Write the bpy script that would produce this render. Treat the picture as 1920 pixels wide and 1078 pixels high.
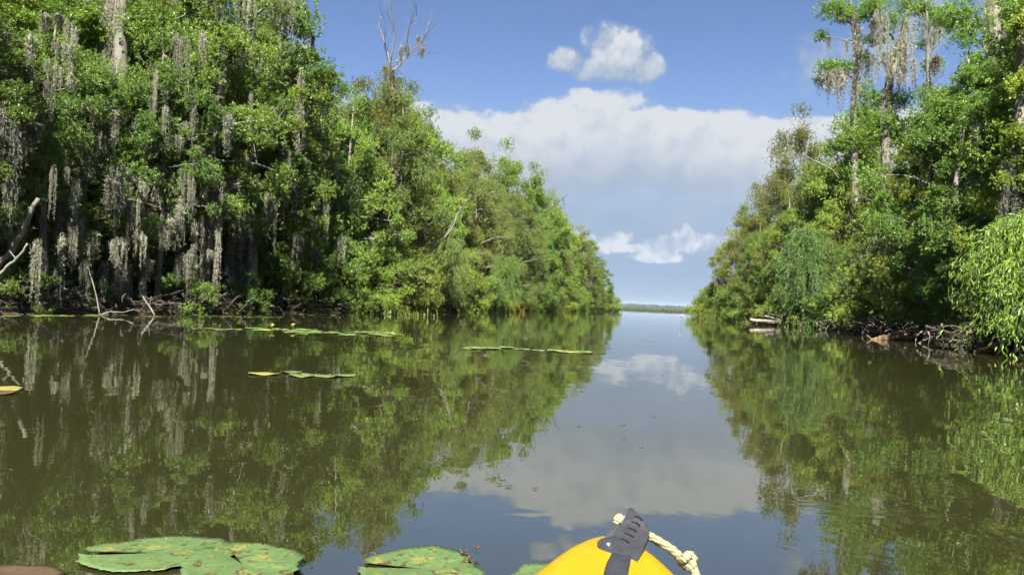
import bpy, bmesh, math, random
import numpy as np
from mathutils import Matrix, Vector, Euler

for o in list(bpy.data.objects):
    bpy.data.objects.remove(o)
scene = bpy.context.scene
COL = scene.collection
R = math.radians
rng = np.random.default_rng(7)
random.seed(7)
DEBUG = False
prng = np.random.default_rng(42)        # placing of trees, apart from the shaping of meshes

# ------------------------------------------------------------------ camera
CAM_H = 0.75
cam_d = bpy.data.cameras.new("camera")
cam_d.lens = 26.0
cam_d.sensor_width = 36.0
cam_d.clip_start = 0.02
cam_d.clip_end = 12000
cam = bpy.data.objects.new("camera", cam_d)
COL.objects.link(cam)
CAM_ROT = Matrix.Rotation(R(90 + 1.2), 3, 'X') @ Matrix.Rotation(R(2.3), 3, 'Z')
cam.matrix_world = Matrix.Translation((0, 0, CAM_H)) @ CAM_ROT.to_4x4()
scene.camera = cam
FPX = 1920 * 26 / 36


def ray(px, py):
    return (CAM_ROT @ Vector(((px - 960) / FPX, -(py - 539) / FPX, -1.0))).normalized()


def at(px, py, Y):
    """metric point at northing Y seen in that direction"""
    d = ray(px, py)
    return Vector((0, 0, CAM_H)) + d * (Y / d.y)


def on_water(px, py, z=0.0):
    d = ray(px, py)
    return Vector((0, 0, CAM_H)) + d * ((z - CAM_H) / d.z)


def azel(px, py):
    d = ray(px, py)
    return math.atan2(d.x, d.y), math.asin(d.z)


# ------------------------------------------------------------------ light
SUN_EL, SUN_AZ = R(47), R(-175)          # azimuth from +Y, clockwise positive
sun_dir = Vector((math.sin(SUN_AZ) * math.cos(SUN_EL), math.cos(SUN_AZ) * math.cos(SUN_EL), math.sin(SUN_EL)))
sl = bpy.data.lights.new("sun", 'SUN')
sl.energy = 5.0
sl.angle = R(0.53)
sl.color = (1.0, 0.95, 0.87)
sun = bpy.data.objects.new("sun", sl)
COL.objects.link(sun)
sun.rotation_euler = sun_dir.to_track_quat('Z', 'Y').to_euler()

world = bpy.data.worlds.new("World")
scene.world = world
world.use_nodes = True
wt = world.node_tree
wt.nodes.clear()


class S:
    """socket with arithmetic"""
    nt = wt

    def __init__(self, s):
        self.s = s

    @staticmethod
    def m(op, *a, clamp=False):
        n = S.nt.nodes.new('ShaderNodeMath')
        n.operation = op
        n.use_clamp = clamp
        for i, v in enumerate(a):
            if isinstance(v, S):
                S.nt.links.new(v.s, n.inputs[i])
            else:
                n.inputs[i].default_value = v
        return S(n.outputs[0])

    def __add__(s, o): return S.m('ADD', s, o)
    __radd__ = __add__
    def __sub__(s, o): return S.m('SUBTRACT', s, o)
    def __rsub__(s, o): return S.m('SUBTRACT', o, s)
    def __mul__(s, o): return S.m('MULTIPLY', s, o)
    __rmul__ = __mul__
    def __truediv__(s, o): return S.m('DIVIDE', s, o)


def smooth(x, a, b):
    n = S.nt.nodes.new('ShaderNodeMapRange')
    n.interpolation_type = 'SMOOTHSTEP'
    S.nt.links.new(x.s, n.inputs[0])
    n.inputs[1].default_value = a
    n.inputs[2].default_value = b
    return S(n.outputs[0])


def noise2(u, v, scale, detail=6, rough=0.55, w=0.0):
    c = S.nt.nodes.new('ShaderNodeCombineXYZ')
    S.nt.links.new(v.s, c.inputs[1])
    S.nt.links.new((u + w).s, c.inputs[0])
    n = S.nt.nodes.new('ShaderNodeTexNoise')
    n.noise_dimensions = '2D'
    n.inputs['Scale'].default_value = scale
    n.inputs['Detail'].default_value = detail
    n.inputs['Roughness'].default_value = rough
    S.nt.links.new(c.outputs[0], n.inputs['Vector'])
    return S(n.outputs[0])


def build_sky():
    N, L = wt.nodes, wt.links
    sky = N.new('ShaderNodeTexSky')
    sky.sky_type = 'NISHITA'
    sky.sun_disc = False
    sky.sun_elevation = SUN_EL
    sky.sun_rotation = SUN_AZ
    sky.air_density = 0.42
    sky.dust_density = 0.0
    sky.ozone_density = 1.0
    tc = N.new('ShaderNodeTexCoord')
    sp = N.new('ShaderNodeSeparateXYZ')
    L.new(tc.outputs['Generated'], sp.inputs[0])
    x, y, z = S(sp.outputs[0]), S(sp.outputs[1]), S(sp.outputs[2])
    az = S.m('ARCTAN2', x, y)
    el = S.m('ARCSINE', z)
    nz = noise2(az, el, 24, 6, 0.58, 3.1)
    nzl = noise2(az + 0.010, el - 0.016, 24, 3, 0.5, 3.1)      # same field a little down-sun: relief
    nz2 = noise2(az, el * 2.6, 6, 4, 0.55, 9.2)

    def blob(px, py, w, h):
        a, e = azel(px, py)
        du = (az - a) / (w / FPX)
        dv = (el - e) / (h / FPX)
        return 1.0 - (du * du + dv * dv)

    def union(bl):
        f = blob(*bl[0])
        for b in bl[1:]:
            f = S.m('SMOOTH_MAX', f, blob(*b), 0.15)
        return f
    # lone cumulus, upper middle
    fa = union([(1066, 114, 46, 26), (1130, 84, 48, 46), (1180, 96, 48, 46), (1205, 128, 52, 34), (1130, 126, 84, 32)])
    da = smooth(fa + (nz - 0.5) * 2.1, -0.02, 0.8)
    # low cumulus row over the lake
    fb = union([(1040, 462, 60, 18), (1100, 446, 44, 20), (1145, 454, 48, 28), (1215, 482, 60, 12), (1185, 466, 50, 12), (1245, 458, 42, 22), (1290, 446, 40, 30), (1330, 452, 44, 28), (1400, 460, 60, 24)])
    db = smooth(fb + (nz - 0.5) * 2.4, -0.1, 0.7) * 0.92
    # broad anvil bank: an uneven top edge, thinning out below
    etop = azel(1180, 200)[1]
    edge = etop + (nz2 - 0.5) * 0.07 + (nz - 0.5) * 0.03 - smooth(az, 0.26, 0.46) * 0.012 + 0.018 * smooth(az, -0.02, 0.14) * (1.0 - smooth(az, 0.17, 0.27))
    below = edge - el
    dc = smooth(below, -0.003, 0.017) * (1.0 - smooth(below, 0.10, 0.22) * 0.4)
    dc = dc * (1.0 - smooth(az, 0.46, 0.75)) * smooth(az, -0.5, -0.1) * smooth(el, 0.015, 0.12)
    # haze veil near the lake
    veil = (1.0 - smooth(el, 0.12, 0.33)) * 0.95
    # torn cumulus behind the right-hand trees
    fd = union([(1500, 138, 50, 14), (1530, 92, 44, 44), (1640, 110, 130, 90), (1740, 60, 90, 80)])
    dd = smooth(fd + (nz - 0.5) * 3.8, 0.1, 1.5) * 0.75
    # unseen clouds over the rest of the sky, cover raised to add fill light
    out = smooth(S.m('ABSOLUTE', az), 0.75, 1.0)
    hi = smooth(el, 0.52, 0.70)
    dg = smooth(nz2, 0.49, 0.62) * S.m('MAXIMUM', out, hi) * smooth(el, 0.0, 0.06) * (1.0 - smooth(el, 1.0, 1.25))
    relief = S.m('ADD', (nz - nzl) * 2.6, 0.60, clamp=True)
    aa, ea = azel(1140, 150)
    ka = smooth(el, ea - 0.01, ea + 0.06)
    kc = 1.0 - smooth(below, 0.0, 0.15)
    dens = da
    for d in (db, dc, dd, dg):
        dens = S.m('MAXIMUM', dens, d)
    dens = S.m('MAXIMUM', dens, veil)
    br = S.m('MAXIMUM', da * (0.45 + 0.45 * ka) * (0.45 + 0.8 * relief), dc * (0.33 + 0.72 * kc + (nz2 - 0.5) * 0.45) * (0.80 + 0.34 * relief))
    br = S.m('MAXIMUM', br, db * 0.95 * (0.5 + 0.75 * relief))
    br = S.m('MAXIMUM', br, S.m('MAXIMUM', dd * 0.6, dg * 0.8) * (0.55 + 0.6 * relief))
    ramp = N.new('ShaderNodeValToRGB')
    L.new(br.s, ramp.inputs[0])
    r = ramp.color_ramp
    r.elements[0].position = 0.05
    r.elements[0].color = (0.375, 0.495, 0.685, 1)
    r.elements[1].position = 0.95
    r.elements[1].color = (0.82, 0.86, 0.92, 1)
    e = r.elements.new(0.45)
    e.color = (0.50, 0.60, 0.75, 1)
    b1 = N.new('ShaderNodeBackground')
    b1.inputs[1].default_value = 0.050
    L.new(sky.outputs[0], b1.inputs[0])
    b2 = N.new('ShaderNodeBackground')
    b2.inputs[1].default_value = 0.182
    L.new(ramp.outputs[0], b2.inputs[0])
    mx = N.new('ShaderNodeMixShader')
    L.new(dens.s, mx.inputs[0])
    L.new(b1.outputs[0], mx.inputs[1])
    L.new(b2.outputs[0], mx.inputs[2])
    ow = N.new('ShaderNodeOutputWorld')
    L.new(mx.outputs[0], ow.inputs[0])


build_sky()
world.cycles.sampling_method = 'MANUAL'
world.cycles.sample_map_resolution = 512

scene.view_settings.view_transform = 'Standard'
scene.view_settings.look = 'None'
scene.view_settings.gamma = 1.0
scene.view_settings.exposure = 2.28
scene.view_settings.use_curve_mapping = False
scene.render.engine = 'CYCLES'
cy = scene.cycles
cy.max_bounces = 6
cy.diffuse_bounces = 4
cy.glossy_bounces = 2
cy.transmission_bounces = 3
cy.transparent_max_bounces = 4
cy.sample_clamp_indirect = 4.0
cy.use_denoising = True
cy.use_light_tree = False
cy.adaptive_threshold = 0.02
cy.denoiser = 'OPENIMAGEDENOISE'
cy.caustics_reflective = False
cy.caustics_refractive = False

# ------------------------------------------------------------------ helpers


def tag(o, label=None, cat=None, group=None, kind=None):
    if label: o['label'] = label
    if cat: o['category'] = cat
    if group: o['group'] = group
    if kind: o['kind'] = kind
    return o


def empty(name, loc=(0, 0, 0), rz=0.0, sc=1.0):
    o = bpy.data.objects.new(name, None)
    o.empty_display_size = 0.2
    o.location = loc
    o.rotation_euler = (0, 0, rz)
    o.scale = (sc, sc, sc) if not hasattr(sc, '__len__') else sc
    COL.objects.link(o)
    return o


def link(name, mesh, parent=None, loc=(0, 0, 0), rot=(0, 0, 0), sc=(1, 1, 1), color=None):
    o = bpy.data.objects.new(name, mesh)
    o.location = loc
    o.rotation_euler = rot
    o.scale = sc if hasattr(sc, '__len__') else (sc, sc, sc)
    if color is not None:
        o.color = (*color, 1)
    COL.objects.link(o)
    if parent is not None:
        o.parent = parent
    return o


class Geo:
    """gathers vertices and triangles (numpy) for one mesh"""

    def __init__(self):
        self.v, self.t, self.r, self.n = [], [], [], 0

    def add(self, v, t, r=None):
        v = np.asarray(v, float).reshape(-1, 3)
        self.v.append(v)
        self.t.append(np.asarray(t, np.int64).reshape(-1, 3) + self.n)
        self.r.append(np.full(len(v), 0.5) if r is None else np.broadcast_to(np.asarray(r, float), (len(v),)))
        self.n += len(v)

    def tube(self, pts, rad, sides=6, r=0.5, cap=True):
        pts = np.asarray(pts, float)
        rad = np.broadcast_to(np.asarray(rad, float), (len(pts),))
        k = len(pts)
        d = np.gradient(pts, axis=0)
        d /= np.linalg.norm(d, axis=1, keepdims=True) + 1e-9
        ref = np.array([0.31, 0.95, 0.05]) if abs(d[0][2]) > 0.8 else np.array([0.05, 0.1, 1.0])
        a = np.cross(d, ref)
        a /= np.linalg.norm(a, axis=1, keepdims=True) + 1e-9
        b = np.cross(d, a)
        th = np.linspace(0, 2 * np.pi, sides, endpoint=False)
        ring = (a[:, None] * np.cos(th)[None, :, None] + b[:, None] * np.sin(th)[None, :, None]) * rad[:, None, None]
        v = (pts[:, None] + ring).reshape(-1, 3)
        t = []
        i = np.arange(k - 1)[:, None] * sides
        j = np.arange(sides)[None, :]
        j2 = (j + 1) % sides
        q = np.stack([i + j, i + j2, i + sides + j2, i + sides + j], -1).reshape(-1, 4)
        t = np.concatenate([q[:, [0, 1, 2]], q[:, [0, 2, 3]]])
        if cap:
            c = np.array([[0, s + 1, s] for s in range(1, sides - 1)])
            t = np.concatenate([t, c, (k - 1) * sides + c[:, ::-1]])
        self.add(v, t, r)

    def leaves(self, P, D, Nn, Ln, Wd, r=None, fold=0.25, droop=0.15):
        """folded rhombic leaves: base P, direction D, upward normal hint Nn"""
        P = np.asarray(P, float)
        n = len(P)
        D = D / (np.linalg.norm(D, axis=1, keepdims=True) + 1e-9)
        B = np.cross(D, Nn)
        B /= np.linalg.norm(B, axis=1, keepdims=True) + 1e-9
        U = np.cross(B, D)
        Ln = np.broadcast_to(Ln, (n,))[:, None]
        Wd = np.broadcast_to(Wd, (n,))[:, None]
        mid = P + D * Ln * 0.45
        v = np.stack([P, mid + B * Wd * 0.5 + U * Wd * fold, P + D * Ln - U * Ln * droop, mid - B * Wd * 0.5 + U * Wd * fold], 1).reshape(-1, 3)
        i = np.arange(n)[:, None] * 4
        t = np.concatenate([i + np.array([[0, 1, 2]]), i + np.array([[0, 2, 3]])])
        rr = rng.random(n) if r is None else np.broadcast_to(r, (n,))
        self.add(v, t, np.repeat(rr, 4))

    def mesh(self, name, mat, smooth_shade=False):
        v = np.concatenate(self.v)
        t = np.concatenate(self.t)
        me = bpy.data.meshes.new(name)
        me.vertices.add(len(v))
        me.vertices.foreach_set('co', v.astype(np.float32).ravel())
        me.loops.add(len(t) * 3)
        me.loops.foreach_set('vertex_index', t.astype(np.int32).ravel())
        me.polygons.add(len(t))
        me.polygons.foreach_set('loop_start', np.arange(0, len(t) * 3, 3, dtype=np.int32))
        a = me.attributes.new('rnd', 'FLOAT', 'POINT')
        a.data.foreach_set('value', np.concatenate(self.r).astype(np.float32))
        me.materials.append(mat)
        me.update(calc_edges=True)
        if smooth_shade:
            me.polygons.foreach_set('use_smooth', np.ones(len(t), bool))
        else:
            me.polygons.foreach_set('use_smooth', np.zeros(len(t), bool))
        return me


def unit(a):
    return a / (np.linalg.norm(a, axis=-1, keepdims=True) + 1e-9)


def rand_dirs(n, up=0.0):
    d = rng.normal(size=(n, 3))
    d[:, 2] += up
    return unit(d)


# ------------------------------------------------------------------ materials
def new_mat(name):
    m = bpy.data.materials.new(name)
    m.use_nodes = True
    nt = m.node_tree
    nt.nodes.clear()
    out = nt.nodes.new('ShaderNodeOutputMaterial')
    return m, nt, out


def mixrgb(nt, fac, a, b, mode='MIX'):
    n = nt.nodes.new('ShaderNodeMix')
    n.data_type = 'RGBA'
    n.blend_type = mode
    for s, v in ((n.inputs[0], fac), (n.inputs[6], a), (n.inputs[7], b)):
        if hasattr(v, 'is_output'):
            nt.links.new(v, s)
        elif hasattr(v, '__len__'):
            s.default_value = (*v[:3], 1)
        else:
            s.default_value = v
    return n.outputs[2]


def tex_noise(nt, scale, detail=4, rough=0.55, coord='Object', stretch=None, dist=0.0):
    tc = nt.nodes.new('ShaderNodeTexCoord')
    v = tc.outputs[coord]
    if stretch:
        mp = nt.nodes.new('ShaderNodeMapping')
        mp.inputs['Scale'].default_value = stretch
        nt.links.new(v, mp.inputs[0])
        v = mp.outputs[0]
    n = nt.nodes.new('ShaderNodeTexNoise')
    n.inputs['Scale'].default_value = scale
    n.inputs['Detail'].default_value = detail
    n.inputs['Roughness'].default_value = rough
    n.inputs['Distortion'].default_value = dist
    nt.links.new(v, n.inputs['Vector'])
    return n.outputs[0]


def ramp(nt, fac, stops):
    n = nt.nodes.new('ShaderNodeValToRGB')
    r = n.color_ramp
    while len(r.elements) < len(stops):
        r.elements.new(0.5)
    for e, (p, c) in zip(r.elements, stops):
        e.position = p
        e.color = (*c, 1) if hasattr(c, '__len__') else (c, c, c, 1)
    nt.links.new(fac, n.inputs[0])
    return n.outputs[0]


def principled(nt, out, color, rough=0.6, spec=0.5, ior=None):
    p = nt.nodes.new('ShaderNodeBsdfPrincipled')
    if hasattr(color, 'is_output'):
        nt.links.new(color, p.inputs['Base Color'])
    else:
        p.inputs['Base Color'].default_value = (*color, 1)
    if hasattr(rough, 'is_output'):
        nt.links.new(rough, p.inputs['Roughness'])
    else:
        p.inputs['Roughness'].default_value = rough
    p.inputs['Specular IOR Level'].default_value = spec
    if ior:
        p.inputs['IOR'].default_value = ior
    nt.links.new(p.outputs[0], out.inputs[0])
    return p


def bump(nt, p, h, strength=0.5, dist=0.02):
    b = nt.nodes.new('ShaderNodeBump')
    b.inputs['Strength'].default_value = strength
    b.inputs['Distance'].default_value = dist
    nt.links.new(h, b.inputs['Height'])
    nt.links.new(b.outputs[0], p.inputs['Normal'])
    return b


def leaf_mat(name, dark, light, odd=None, trans=0.32, rough=0.42, patch=0.45):
    """per-leaf hue spread, species tint from the object colour, patches of new growth"""
    m, nt, out = new_mat(name)
    at_ = nt.nodes.new('ShaderNodeAttribute')
    at_.attribute_name = 'rnd'
    f = at_.outputs['Fac']
    stops = [(0.0, dark), (0.85, light)]
    if odd:
        stops += [(0.955, light), (0.985, odd)]
    c = ramp(nt, f, stops)
    pn = tex_noise(nt, 0.55, 3)
    pf = ramp(nt, pn, [(0.42, 0.0), (0.66, patch)])
    c = mixrgb(nt, pf, c, (light[0] * 1.35, light[1] * 1.2, light[2]))
    oi = nt.nodes.new('ShaderNodeObjectInfo')
    c = mixrgb(nt, 1.0, c, oi.outputs['Color'], 'MULTIPLY')
    p = principled(nt, out, c, rough, 0.4)
    tr = nt.nodes.new('ShaderNodeBsdfTranslucent')
    c2 = mixrgb(nt, 1.0, c, (1.25, 1.15, 0.5), 'MULTIPLY')
    nt.links.new(c2, tr.inputs[0])
    mx = nt.nodes.new('ShaderNodeMixShader')
    mx.inputs[0].default_value = trans
    nt.links.new(p.outputs[0], mx.inputs[1])
    nt.links.new(tr.outputs[0], mx.inputs[2])
    nt.links.new(mx.outputs[0], out.inputs[0])
    return m


def bark_mat(name, a, b, c=None):
    m, nt, out = new_mat(name)
    n1 = tex_noise(nt, 3.0, 6, 0.65, stretch=(1, 1, 0.25))
    n2 = tex_noise(nt, 14, 4, 0.6, stretch=(1, 1, 0.2))
    col = ramp(nt, n1, [(0.35, a), (0.62, b)])
    if c:
        col = mixrgb(nt, ramp(nt, tex_noise(nt, 1.7, 5), [(0.5, 0.0), (0.62, 0.8)]), col, c)
    p = principled(nt, out, col, 0.85, 0.2)
    bump(nt, p, n2, 0.6, 0.02)
    return m


M = {}
M['leaf_bay'] = leaf_mat('leaf_bay', (0.050, 0.098, 0.022), (0.138, 0.228, 0.042), (0.26, 0.23, 0.04), trans=0.42)
M['leaf_oak'] = leaf_mat('leaf_oak', (0.068, 0.094, 0.024), (0.172, 0.205, 0.050), (0.22, 0.12, 0.05), trans=0.42)
M['leaf_maple'] = leaf_mat('leaf_maple', (0.076, 0.138, 0.024), (0.190, 0.272, 0.044), (0.28, 0.23, 0.04), trans=0.45)
M['leaf_willow'] = leaf_mat('leaf_willow', (0.095, 0.175, 0.030), (0.22, 0.33, 0.060), trans=0.45)
M['leaf_fern'] = leaf_mat('leaf_fern', (0.035, 0.085, 0.018), (0.08, 0.16, 0.03), trans=0.35)
M['leaf_reed'] = leaf_mat('leaf_reed', (0.11, 0.13, 0.03), (0.24, 0.23, 0.06), (0.30, 0.24, 0.10), trans=0.3)
M['bark_grey'] = bark_mat('bark_grey', (0.065, 0.058, 0.048), (0.165, 0.15, 0.125), (0.11, 0.12, 0.085))
M['bark_brown'] = bark_mat('bark_brown', (0.07, 0.058, 0.045), (0.16, 0.135, 0.11))
M['bark_dark'] = bark_mat('bark_dark', (0.016, 0.013, 0.010), (0.055, 0.045, 0.035))
M['bark_pale'] = bark_mat('bark_pale', (0.09, 0.075, 0.06), (0.22, 0.19, 0.155), (0.13, 0.115, 0.095))
M['wood_orange'] = bark_mat('wood_orange', (0.05, 0.030, 0.015), (0.17, 0.105, 0.055), (0.035, 0.027, 0.02))


def moss_mat():
    m, nt, out = new_mat('spanish_moss')
    at_ = nt.nodes.new('ShaderNodeAttribute')
    at_.attribute_name = 'rnd'
    c = ramp(nt, at_.outputs['Fac'], [(0.0, (0.10, 0.098, 0.072)), (0.6, (0.245, 0.25, 0.195)), (1.0, (0.38, 0.39, 0.31))])
    oi = nt.nodes.new('ShaderNodeObjectInfo')
    c = mixrgb(nt, 1.0, c, oi.outputs['Color'], 'MULTIPLY')
    p = principled(nt, out, c, 0.9, 0.15)
    tr = nt.nodes.new('ShaderNodeBsdfTranslucent')
    nt.links.new(c, tr.inputs[0])
    mx = nt.nodes.new('ShaderNodeMixShader')
    mx.inputs[0].default_value = 0.3
    nt.links.new(p.outputs[0], mx.inputs[1])
    nt.links.new(tr.outputs[0], mx.inputs[2])
    nt.links.new(mx.outputs[0], out.inputs[0])
    return m


M['moss'] = moss_mat()


def water_mat():
    m, nt, out = new_mat('pond_water')
    n0 = tex_noise(nt, 0.35, 3)
    col = ramp(nt, n0, [(0.3, (0.0150, 0.0158, 0.0056)), (0.7, (0.0180, 0.0188, 0.0066))])
    p = principled(nt, out, col, 0.010, 0.5, 3.0)
    h1 = tex_noise(nt, 1.1, 2, 0.5, stretch=(1.0, 0.55, 1))
    h2 = tex_noise(nt, 6.5, 2, 0.5, stretch=(1.0, 0.6, 1))
    # ring wavelets drifting off the bow
    S.nt = nt
    tc = nt.nodes.new('ShaderNodeTexCoord')
    sp = nt.nodes.new('ShaderNodeSeparateXYZ')
    nt.links.new(tc.outputs['Object'], sp.inputs[0])
    x, y = S(sp.outputs[0]), S(sp.outputs[1])
    wob = (S(tex_noise(nt, 1.3, 3)) - 0.5) * 0.5
    acc = None
    for cx, cy_, r0, wd, f in ((0.30, 1.15, 1.55, 0.22, 60.0), (1.15, 1.9, 1.05, 0.16, 75.0), (2.9, 2.6, 1.1, 0.3, 55.0)):
        dx, dy = x - cx, y - cy_
        r = S.m('SQRT', dx * dx + dy * dy) + wob
        env = 1.0 - smooth(S.m('ABSOLUTE', r - r0), 0.0, wd)
        w = S.m('SINE', r * f) * env
        acc = w if acc is None else acc + w
    patch = smooth(S(tex_noise(nt, 0.9, 2)), 0.45, 0.62)
    h = S(h1) * 0.010 + S(h2) * 0.0011 + acc * patch * 0.0004
    b = nt.nodes.new('ShaderNodeBump')
    b.inputs['Strength'].default_value = 0.55
    b.inputs['Distance'].default_value = 1.0
    nt.links.new(h.s, b.inputs['Height'])
    nt.links.new(b.outputs[0], p.inputs['Normal'])
    return m


M['water'] = water_mat()


def soil_mat():
    m, nt, out = new_mat('bank_soil')
    c = ramp(nt, tex_noise(nt, 2.2, 6, 0.65), [(0.3, (0.018, 0.014, 0.010)), (0.55, (0.045, 0.034, 0.022)), (0.75, (0.08, 0.06, 0.038))])
    p = principled(nt, out, c, 0.9, 0.2)
    bump(nt, p, tex_noise(nt, 9, 6), 0.8, 0.05)
    return m


M['soil'] = soil_mat()

# ------------------------------------------------------------------ setting: banks, water, far shore
LEFT = np.array([(-16, 2), (-14.2, 9), (-12.2, 16), (-10.9, 20), (-9.7, 24), (-8.2, 31), (-5.9, 40), (-2.5, 56), (2.4, 78), (9.6, 104), (18.0, 125), (17, 136), (-10, 150), (-120, 190)], float)
RIGHT = np.array([(11.5, 2), (11.0, 9), (11.6, 17), (13.0, 22), (14.6, 29), (17.0, 40), (17.6, 52), (19.6, 72), (24.2, 97), (27, 104), (45, 112), (160, 150)], float)


def bank_point(poly, s, off):
    """point at arclength s along the bank, off metres inland (left of travel for LEFT, right for RIGHT)"""
    seg = np.diff(poly, axis=0)
    ln = np.linalg.norm(seg, axis=1)
    cs = np.concatenate([[0], np.cumsum(ln)])
    i = int(np.clip(np.searchsorted(cs, s) - 1, 0, len(ln) - 1))
    t = (s - cs[i]) / ln[i]
    p = poly[i] + seg[i] * t
    d = seg[i] / ln[i]
    n = np.array([-d[1], d[0]])
    if poly is RIGHT:
        n = -n
    return p + n * off


def signed_inland(poly, X, Y, side):
    best = np.full(X.shape, 1e9)
    sg = np.zeros(X.shape)
    for a, b in zip(poly[:-1], poly[1:]):
        d = b - a
        t = np.clip(((X - a[0]) * d[0] + (Y - a[1]) * d[1]) / (d @ d), 0, 1)
        qx, qy = X - (a[0] + t * d[0]), Y - (a[1] + t * d[1])
        dist = np.hypot(qx, qy)
        cr = (d[0] * (Y - a[1]) - d[1] * (X - a[0])) * side
        upd = dist < best
        best = np.where(upd, dist, best)
        sg = np.where(upd, np.sign(cr), sg)
    return best * sg


def make_ground():
    xs = np.concatenate([np.linspace(-3500, -160, 8), np.linspace(-120, -40, 20), np.linspace(-38, 60, 150), np.linspace(64, 150, 20), np.linspace(200, 3500, 8)])
    ys = np.concatenate([np.linspace(-1500, -60, 5), np.linspace(-30, 160, 260), np.linspace(170, 400, 20), np.linspace(600, 4500, 14)])
    X, Y = np.meshgrid(xs, ys, indexing='ij')
    s = np.maximum(signed_inland(LEFT, X, Y, 1), signed_inland(RIGHT, X, Y, -1))
    s = s + 0.35 * np.sin(X * 1.9 + np.sin(Y * 0.7) * 2) * np.cos(Y * 1.3)
    z = np.where(s > 0, 0.24 * (1 - np.exp(-np.maximum(s, 0) / 0.5)) + 0.05 * np.sin(X * 2.3) * np.sin(Y * 2.9), np.maximum(s * 0.6, -1.8)) - 0.02
    z = np.where(s > 1.5, z + 0.12, z)
    z[Y > 2640] = 0.4
    z[np.abs(X) > 700] = np.maximum(z[np.abs(X) > 700], 0.3)
    g = Geo()
    nx, ny = len(xs), len(ys)
    i = (np.arange(nx - 1)[:, None] * ny + np.arange(ny - 1)[None]).ravel()
    q = np.stack([i, i + ny, i + ny + 1, i + 1], 1)
    g.add(np.stack([X, Y, z], -1), np.concatenate([q[:, [0, 1, 2]], q[:, [0, 2, 3]]]))
    tag(link('ground', g.mesh('ground', M['soil'], True)), 'dark muddy ground of both wooded banks', None, kind='structure')
    w = Geo()
    w.add([(-3400, -1450, 0), (3400, -1450, 0), (3400, 4450, 0), (-3400, 4450, 0)], [(0, 1, 2), (0, 2, 3)])
    tag(link('water', w.mesh('water', M['water'])), 'still murky green brown water of the channel and lake', None, kind='structure')


make_ground()


def far_shore():
    g = Geo()
    n = 2600
    X = rng.uniform(-900, 2300, n)
    Y = 2650 + rng.uniform(0, 120, n) + X * 0.05
    H = rng.uniform(9, 16, n)
    W = rng.uniform(6, 12, n)
    th = np.linspace(0, 2 * np.pi, 7)[:-1]
    rings = [(0.0, 0.75), (0.35, 1.0), (0.75, 0.7), (1.0, 0.1)]
    for x, y, h, w in zip(X, Y, H, W):
        v = [(x + w * k * math.cos(a) * rng.uniform(0.8, 1.2), y + w * k * math.sin(a), h * z * rng.uniform(0.9, 1.1)) for z, k in rings for a in th]
        t = []
        for r in range(3):
            for s in range(6):
                a, b = r * 6 + s, r * 6 + (s + 1) % 6
                t += [(a, b, b + 6), (a, b + 6, a + 6)]
        g.add(v, t, rng.random())
    m, nt, out = new_mat('far_wood')
    principled(nt, out, ramp(nt, tex_noise(nt, 0.05, 4), [(0.3, (0.012, 0.024, 0.016)), (0.7, (0.022, 0.036, 0.020))]), 0.95, 0.0)
    tag(link('far_wood', g.mesh('far_wood', m)), 'low blue green line of woods on the far side of the lake', 'woods', kind='stuff')
    # lily and reed marsh at the channel mouth
    g = Geo()
    n = 15000
    Y = 170 + 330 * rng.random(n) ** 1.3
    X = Y * rng.uniform(0.05, 0.36, n)
    keep = (np.sin(X * 0.11 + Y * 0.05) + rng.normal(size=n) * 0.7) > -0.2
    X, Y = X[keep], Y[keep]
    n = len(X)
    P = np.stack([X, Y, np.zeros(n)], 1)
    D = rand_dirs(n, 2.6)
    D[:, 2] = np.abs(D[:, 2])
    g.leaves(P, D, rand_dirs(n, 0), rng.uniform(0.15, 0.38, n), rng.uniform(0.12, 0.25, n))
    tag(link('marsh_reeds', g.mesh('marsh_reeds', M['leaf_reed']), color=(0.17, 0.23, 0.17)), 'pale yellow green reeds in a thin strip across the lake mouth', 'reeds', kind='stuff')


far_shore()

# ------------------------------------------------------------------ plants: meshes shared by copies
def bez(p0, p1, p2, n):
    t = np.linspace(0, 1, n)[:, None]
    return (1 - t) ** 2 * p0 + 2 * t * (1 - t) * p1 + t * t * p2


def clump_leaves(g, c, rad, ntw, nl, L, W, flat=0.75, up=0.5, hang=0.0):
    """twig whorls scattered over an uneven clump"""
    d = rand_dirs(ntw, 0.25)
    rr = rng.random(ntw) ** 0.45 * (0.75 + 0.5 * rng.random(ntw))
    P = c + d * np.array([1, 1, flat]) * (rr * rad)[:, None]
    td = unit(d * 0.7 + rand_dirs(ntw) * 0.7 + np.array([0, 0, up]))
    P = np.repeat(P, nl, 0)
    T = np.repeat(td, nl, 0)
    n = len(P)
    side = unit(np.cross(T, rand_dirs(n)))
    D = unit(side + T * rng.uniform(0.0, 1.1, (n, 1)) - np.array([0, 0, hang]))
    P = P - T * (rng.random((n, 1)) * L * 1.6)
    Nn = unit(np.array([0, 0, 1.0]) + rng.normal(size=(n, 3)) * 0.75)
    base = np.repeat(rng.random(ntw), nl) * 0.55 + rng.random(n) * 0.45
    g.leaves(P, D, Nn, L * rng.uniform(0.65, 1.2, n), W * rng.uniform(0.7, 1.2, n), base, droop=0.12 + hang * 0.2)


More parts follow.
